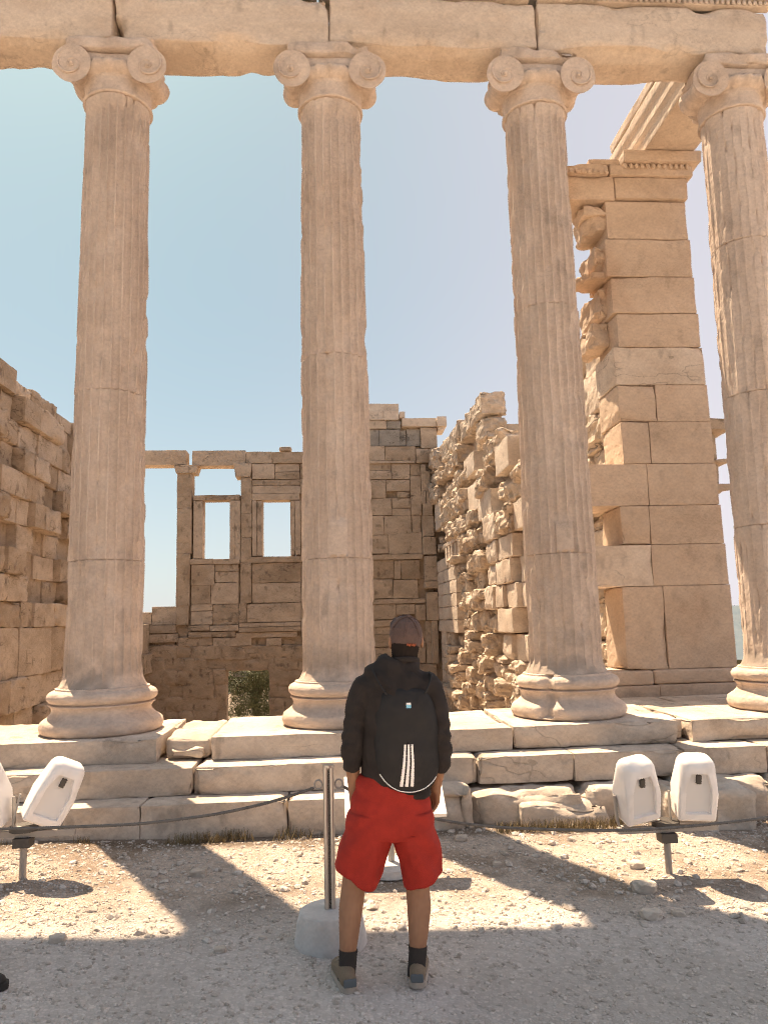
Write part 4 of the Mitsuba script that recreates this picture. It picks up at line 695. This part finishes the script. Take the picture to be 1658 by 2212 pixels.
for sx, zc, tl in ((2.1445, .268, .05), (2.548, .250, -.03)):
    th = np.linspace(0, 2*np.pi, 31); add(f'{P_}__shirt__cuff', sweep(np.stack([sx+.037*np.cos(th), Y0-.012+.043*np.sin(th), zc+.004*np.cos(th+1)], -1), [(.006, .010)]*31, n=8, up=(0, 0, 1)), 'm_shirt', True)
th = np.linspace(0, 2*np.pi, 41); add(f'{P_}__shirt__collar', sweep(np.stack([2.397+.064*np.cos(th), Y0+.068*np.sin(th), .728-.012*np.sin(th)], -1), [(.008, .014)]*41, n=10, up=(0, 0, 1)), 'm_shirt', True)
# red shorts
hipm = sweep([(2.315, Y0, -.05), (2.315, Y0, -.02), (2.316, Y0, .05), (2.32, Y0, .13), (2.325, Y0, .22)], [(.12, .10), (.185, .128), (.186, .13), (.172, .125), (.150, .112)], n=44, k=24, flat=2.3)
ll = sweep([(2.226, Y0, .06), (2.212, Y0, -.03), (2.182, Y0+.002, -.12), (2.150, Y0+.004, -.217)], [(.100, .118), (.108, .122), (.104, .115), (.098, .108)], n=36, k=22, flat=2.2)
lr = sweep([(2.405, Y0, .06), (2.415, Y0, -.03), (2.437, Y0+.002, -.13), (2.455, Y0+.004, -.236)], [(.100, .118), (.100, .120), (.095, .113), (.090, .106)], n=36, k=22, flat=2.2)
for q, s in ((ll, 1), (lr, -1)):
    v = q[0]; z = v[:, 2]; c = 2.15 if s > 0 else 2.455; v[:, 2] -= s*(v[:, 0]-c)*.25*np.clip((-.1-z)/.1, 0, 1)
shorts = union([man(hipm), man(ll), man(lr)])
shorts = shorts-man(sweep([(2.150, Y0+.004, -.30), (2.150, Y0+.004, -.20), (2.165, Y0, -.165)], [(.090, .098), (.088, .096), (.06, .07)], n=24))-man(sweep([(2.455, Y0+.004, -.32), (2.455, Y0+.004, -.22), (2.448, Y0, -.18)], [(.082, .096), (.08, .094), (.055, .07)], n=24))
sh_ = soft(shorts, .010, 4); v = np.array(sh_.vertices); nn = np.array(sh_.vertex_normals)
a = np.arctan2(v[:, 0]-2.312, .10-v[:, 2]); rr = np.hypot(v[:, 0]-2.312, v[:, 2]-.10)        # folds fanning out from the seat and hanging down the legs
fold = np.sin(a*15+3*meshkit.fbm(v*5, 2))*np.clip(rr*5-.3, 0, 1)*.0055+np.sin(v[:, 2]*70+v[:, 0]*25+6*meshkit.fbm(v*6+3, 2))*.0025*np.clip((v[:, 2]-.02)*9, 0, 1)
sh_.vertices = v+nn*fold[:, None]
add(f'{P_}__shorts', wrinkle(sh_, .007, (9, 9, 4.5), 2), 'm_shorts', 60, label='bright red knee-length shorts')
add(f'{P_}__shorts__back_pocket', (lambda b: b)(sweep([(2.352, Y0-.124, -.022), (2.395, Y0-.126, -.026), (2.44, Y0-.118, -.024)], [(.003, .0025)]*3, n=6, k=12)), 'm_shorts', True)
# socks and shoes
def shoe_mesh(L=.245):
    b = union([m3.Manifold.hull(union([ball((0, .0, .045), (.033, .036, .045)), ball((0, .045, .075), (.034, .04, .034))])), m3.Manifold.hull(union([ball((0, .04, .07), (.036, .04, .036)), ball((0, .10, .05), (.040, .04, .042)), ball((.004, .165, .035), (.046, .04, .032)), ball((.002, .20, .030), (.037, .026, .026)), ball((0, .0, .035), (.033, .034, .035))]))])
    return b.trim_by_plane((0, 0, 1), .02)
def sole_mesh():
    out = [m3.Manifold.hull(union([m3.Manifold.cylinder(.026, r, r, 24).translate((x, y, 0)) for x, y, r in ((0, .0, .037), (0, .08, .036), (.004, .165, .049), (.002, .205, .036))]))]
    return union(out)
for nm, (x, y, rz), (sx, sy) in (('l', (2.108, -3.545, .20), (2.106, Y0-.03)), ('r', (2.408, -3.535, -.12), (2.413, Y0-.03))):
    add(f'{P_}__sock', wrinkle(trimesh.Trimesh(*sweep([(sx+.005, sy+.002, -.510), (sx+.001, sy, -.56), (sx-.004, sy+.004, -.605), (sx-.004, sy+.006, -.63)], [(.041, .043), (.0385, .042), (.0385, .045), (.041, .048)], n=24, k=20), process=False), .0015, (40, 40, 40), 5), 'm_sock', 60)
    M = xf((x, y, G-.003), rz=rz)
    s = add(f'{P_}__shoe', moved(soft(shoe_mesh(), .012, 4), M), 'm_shoe', 40)
    base = s
    add(f'{base}__sole', moved(tri(sole_mesh()), M), 'm_sole', 30)
    add(f'{base}__heel_tab', moved(tri(m3.Manifold.hull(union([ball((q, -.036, z), .006) for q in (-.022, .022) for z in (.03, .052)]))), M), 'm_shoe_tab', True)
    add(f'{base}__lace', moved(join(*[sweep([(-.028, .10+.018*q, .083-.009*q), (0, .105+.018*q, .093-.010*q), (.028, .10+.018*q, .083-.009*q)], [.003]*3, n=6, k=8) for q in range(4)]), M), 'm_sole', True)

# ---------------------------------------------------------------- drawstring bag on the visitor's back
B_ = thing('drawstring_bag', 'black drawstring bag with three white stripes on the back of the visitor', 'bag')
out = spline([(2.385, .615), (2.30, .605), (2.255, .54), (2.238, .42), (2.242, .30), (2.268, .225), (2.325, .170), (2.39, .150), (2.455, .160), (2.513, .205), (2.535, .29), (2.536, .42), (2.515, .54), (2.465, .605), (2.385, .615)], 120)[:-1]
bc = np.array((2.388, .38)); oa = np.arctan2(out[:, 1]-bc[1], out[:, 0]-bc[0]); orr = np.hypot(*(out-bc).T); od = np.argsort(oa); oa, orr = oa[od], orr[od]
def bag_y(x, z):
    x, z = np.asarray(x, float), np.asarray(z, float); a = np.arctan2(z-bc[1], x-bc[0]); R = np.interp(a, np.r_[oa-2*np.pi, oa, oa+2*np.pi], np.r_[orr, orr, orr]); s = np.clip(np.hypot(x-bc[0], z-bc[1])/R, 0, 1)
    base = Y0-.012-.108*np.sqrt(np.clip(1-((x-2.365)/.215)**2, .12, 1))
    bump = .010*(meshkit.fbm(np.stack([x*9, z*7, 0*x], -1)+11, 3)-.5)*2*(1-s**4)
    return base-.030*(1-s**3)**.8-bump
NS = 16; V = []
for s in np.linspace(1, 0.02, NS): V.append(np.stack([bc[0]+np.cos(oa)*orr*s, bag_y(bc[0]+np.cos(oa)*orr*s, bc[1]+np.sin(oa)*orr*s), bc[1]+np.sin(oa)*orr*s], -1))
V = np.array(V); m = len(oa); bk = V[0]+[0, .03, 0]; V = np.vstack([V.reshape(-1, 3), bk, bk.mean(0)[None]])
i = np.arange(NS*m).reshape(NS, m); j = np.roll(i, -1, 1); F = np.stack([i[:-1], i[1:], j[1:], j[:-1]], -1).reshape(-1, 4)
bi = NS*m+np.arange(m); bj = np.roll(bi, -1); F2 = np.stack([bi, i[0], j[0], bj], -1); cn = NS*m+m
F = np.vstack([F[:, [0, 1, 2]], F[:, [0, 2, 3]], F2[:, [0, 1, 2]], F2[:, [0, 2, 3]], np.stack([bj, np.full(m, cn), bi], -1)])
add(f'{B_}__pouch', (V, F[:, ::-1]), 'm_bag', 60)
def on_bag(pts, w, bs, off=.0025, name='stripe'):
    pts = np.array(pts, float); pts = np.stack([np.interp(np.linspace(0, 1, 14), np.linspace(0, 1, len(pts)), pts[:, q]) for q in (0, 1)], -1); ws = np.linspace(w[0], w[1], 14)
    d = np.gradient(pts, axis=0); d /= np.linalg.norm(d, axis=1, keepdims=True); sd = np.stack([-d[:, 1], d[:, 0]], -1)
    L, R = pts-sd*ws[:, None]/2, pts+sd*ws[:, None]/2
    f = [np.stack([q[:, 0], bag_y(q[:, 0], q[:, 1])-o, q[:, 1]], -1) for q in (L, R) for o in (off, -.002)]
    V = np.vstack(f); k = 14; F = []
    for a, b in ((0, 2), (2, 3), (3, 1), (1, 0)):
        p, q = a*k+np.arange(k), b*k+np.arange(k); F.append(np.stack([p[:-1], q[:-1], q[1:], p[1:]], -1))
    add(f'{B_}__{name}', (V, np.vstack(F)), bs, False)
for q in range(3):
    on_bag([(2.376+.0155*q, .374), (2.369+.0195*q, .29), (2.355+.0235*q, .192)], (.0085, .0145), 'm_white')
pa = [(2.262, .245), (2.292, .207), (2.325, .183), (2.36, .170), (2.40, .166), (2.445, .173), (2.485, .192), (2.517, .222)]
add(f'{B_}__piping', sweep([(x, float(bag_y(x, z))-.002, z) for x, z in pa], [.0022]*len(pa), n=8, k=50), 'm_white', True)
on_bag([(2.397, .553), (2.397, .530)], (.021, .021), 'm_white', name='label_tag'); on_bag([(2.397, .544), (2.397, .530)], (.0212, .0212), 'm_blue', .0034, name='label_tag')
for pts in ([(2.30, Y0-.150, .59), (2.265, Y0-.135, .645), (2.245, Y0-.085, .690), (2.24, Y0, .700), (2.245, Y0+.08, .64), (2.26, Y0+.12, .5)], [(2.47, Y0-.150, .59), (2.497, Y0-.13, .64), (2.51, Y0-.08, .668), (2.512, Y0, .672), (2.505, Y0+.08, .62), (2.49, Y0+.12, .5)]):
    add(f'{B_}__strap', sweep(pts, [(.007, .005)]*6, n=10, k=40, up=(1, 0, 0)), 'm_bag', True)

# ---------------------------------------------------------------- small things
M = xf((.40, -3.435, float(ground_z(np.array(.45), np.array(-3.43)))-.002), rz=math.radians(-90))
k = thing('black_shoe', 'black shoe of another visitor at the lower left corner', 'shoe')
add(f'{k}__upper', moved(soft(shoe_mesh(), .012, 4), M), 'm_black', 40); add(f'{k}__sole', moved(tri(sole_mesh()), M), 'm_black', 30)
for q, (x, y, s, lb) in enumerate([(3.74, -2.86, .055, 'white fist-sized stone below the right pair of floodlights'), (3.90, -2.83, .033, 'small grey stone right of the white fist-sized stone'), (3.86, -2.47, .07, 'flat pale stone left of the foot of the right lamp stand'), (3.97, -2.08, .05, 'pale flat stone behind the right lamp stand'),
        (.68, -2.96, .04, 'dark stone at the lower edge of the left sunlit patch'), (3.10, -1.95, .03, 'grey pebble in the sunlight between visitor and right floodlights'), (1.50, -3.12, .028, 'dark pebble in the shade left of the concrete base'), (1.20, -2.0, .05, 'dark stone in the shadow of the left column'), (2.95, -1.45, .045, 'pale stone at the foot of the steps right of the visitor')]):
    b = trimesh.creation.icosphere(subdivisions=3); v = np.array(b.vertices)*np.array([1.25, .9, .68]); v *= (1+.9*(meshkit.fbm(v*1.6+q*7.7, 4)-.5))[:, None]; v = np.clip(v, -np.array([1, .75, .5]), np.array([.95, .8, .48]))
    add('loose_stone', (v*s+[x, y, float(ground_z(np.array(x), np.array(y)))+s*.3], b.faces), 'm_rock', 25, lb, 'stone', 'loose stones on the gravel')
# dry weeds along the foot of the steps
g = np.random.default_rng(3); V = []
for cx, cy, n in [(3.3, -1.3, 200), (3.6, -1.32, 260), (3.9, -1.33, 260), (4.2, -1.3, 220), (4.9, -1.5, 200), (5.4, -1.3, 220), (.3, -1.2, 160), (.7, -1.22, 200), (1.0, -1.22, 200), (1.3, -1.2, 160), (1.7, -1.21, 120), (-.3, -1.2, 150), (2.6, -1.25, 100), (-.7, -1.2, 100)]:
    p = np.stack([cx+g.normal(0, .11, n), cy+g.normal(0, .03, n), np.full(n, G)], -1); h = g.uniform(.02, .085, n); a = g.uniform(0, 6.28, n); l = g.uniform(.1, .6, n)
    t = p+np.stack([np.cos(a)*l*h, np.sin(a)*l*h, h], -1); w = np.stack([-np.sin(a), np.cos(a), 0*a], -1)*.004
    V.append(np.stack([p-w, p+w, t+w*.2, t-w*.2], 1).reshape(-1, 3))
V = np.vstack(V).reshape(-1, 4, 3); c = V.mean(1); V = V[meshkit.noise(np.stack([c[:, 0]*4.5, c[:, 1]*3, 0*c[:, 0]], -1), 3) > .60].reshape(-1, 3); F = (np.arange(len(V)//4)*4)[:, None]+np.array([[0, 1, 2, 3]])
add('dry_weeds', (V, F), 'm_weed', False, 'tufts of dry weeds along the foot of the lowest step', 'weeds', kind='stuff')
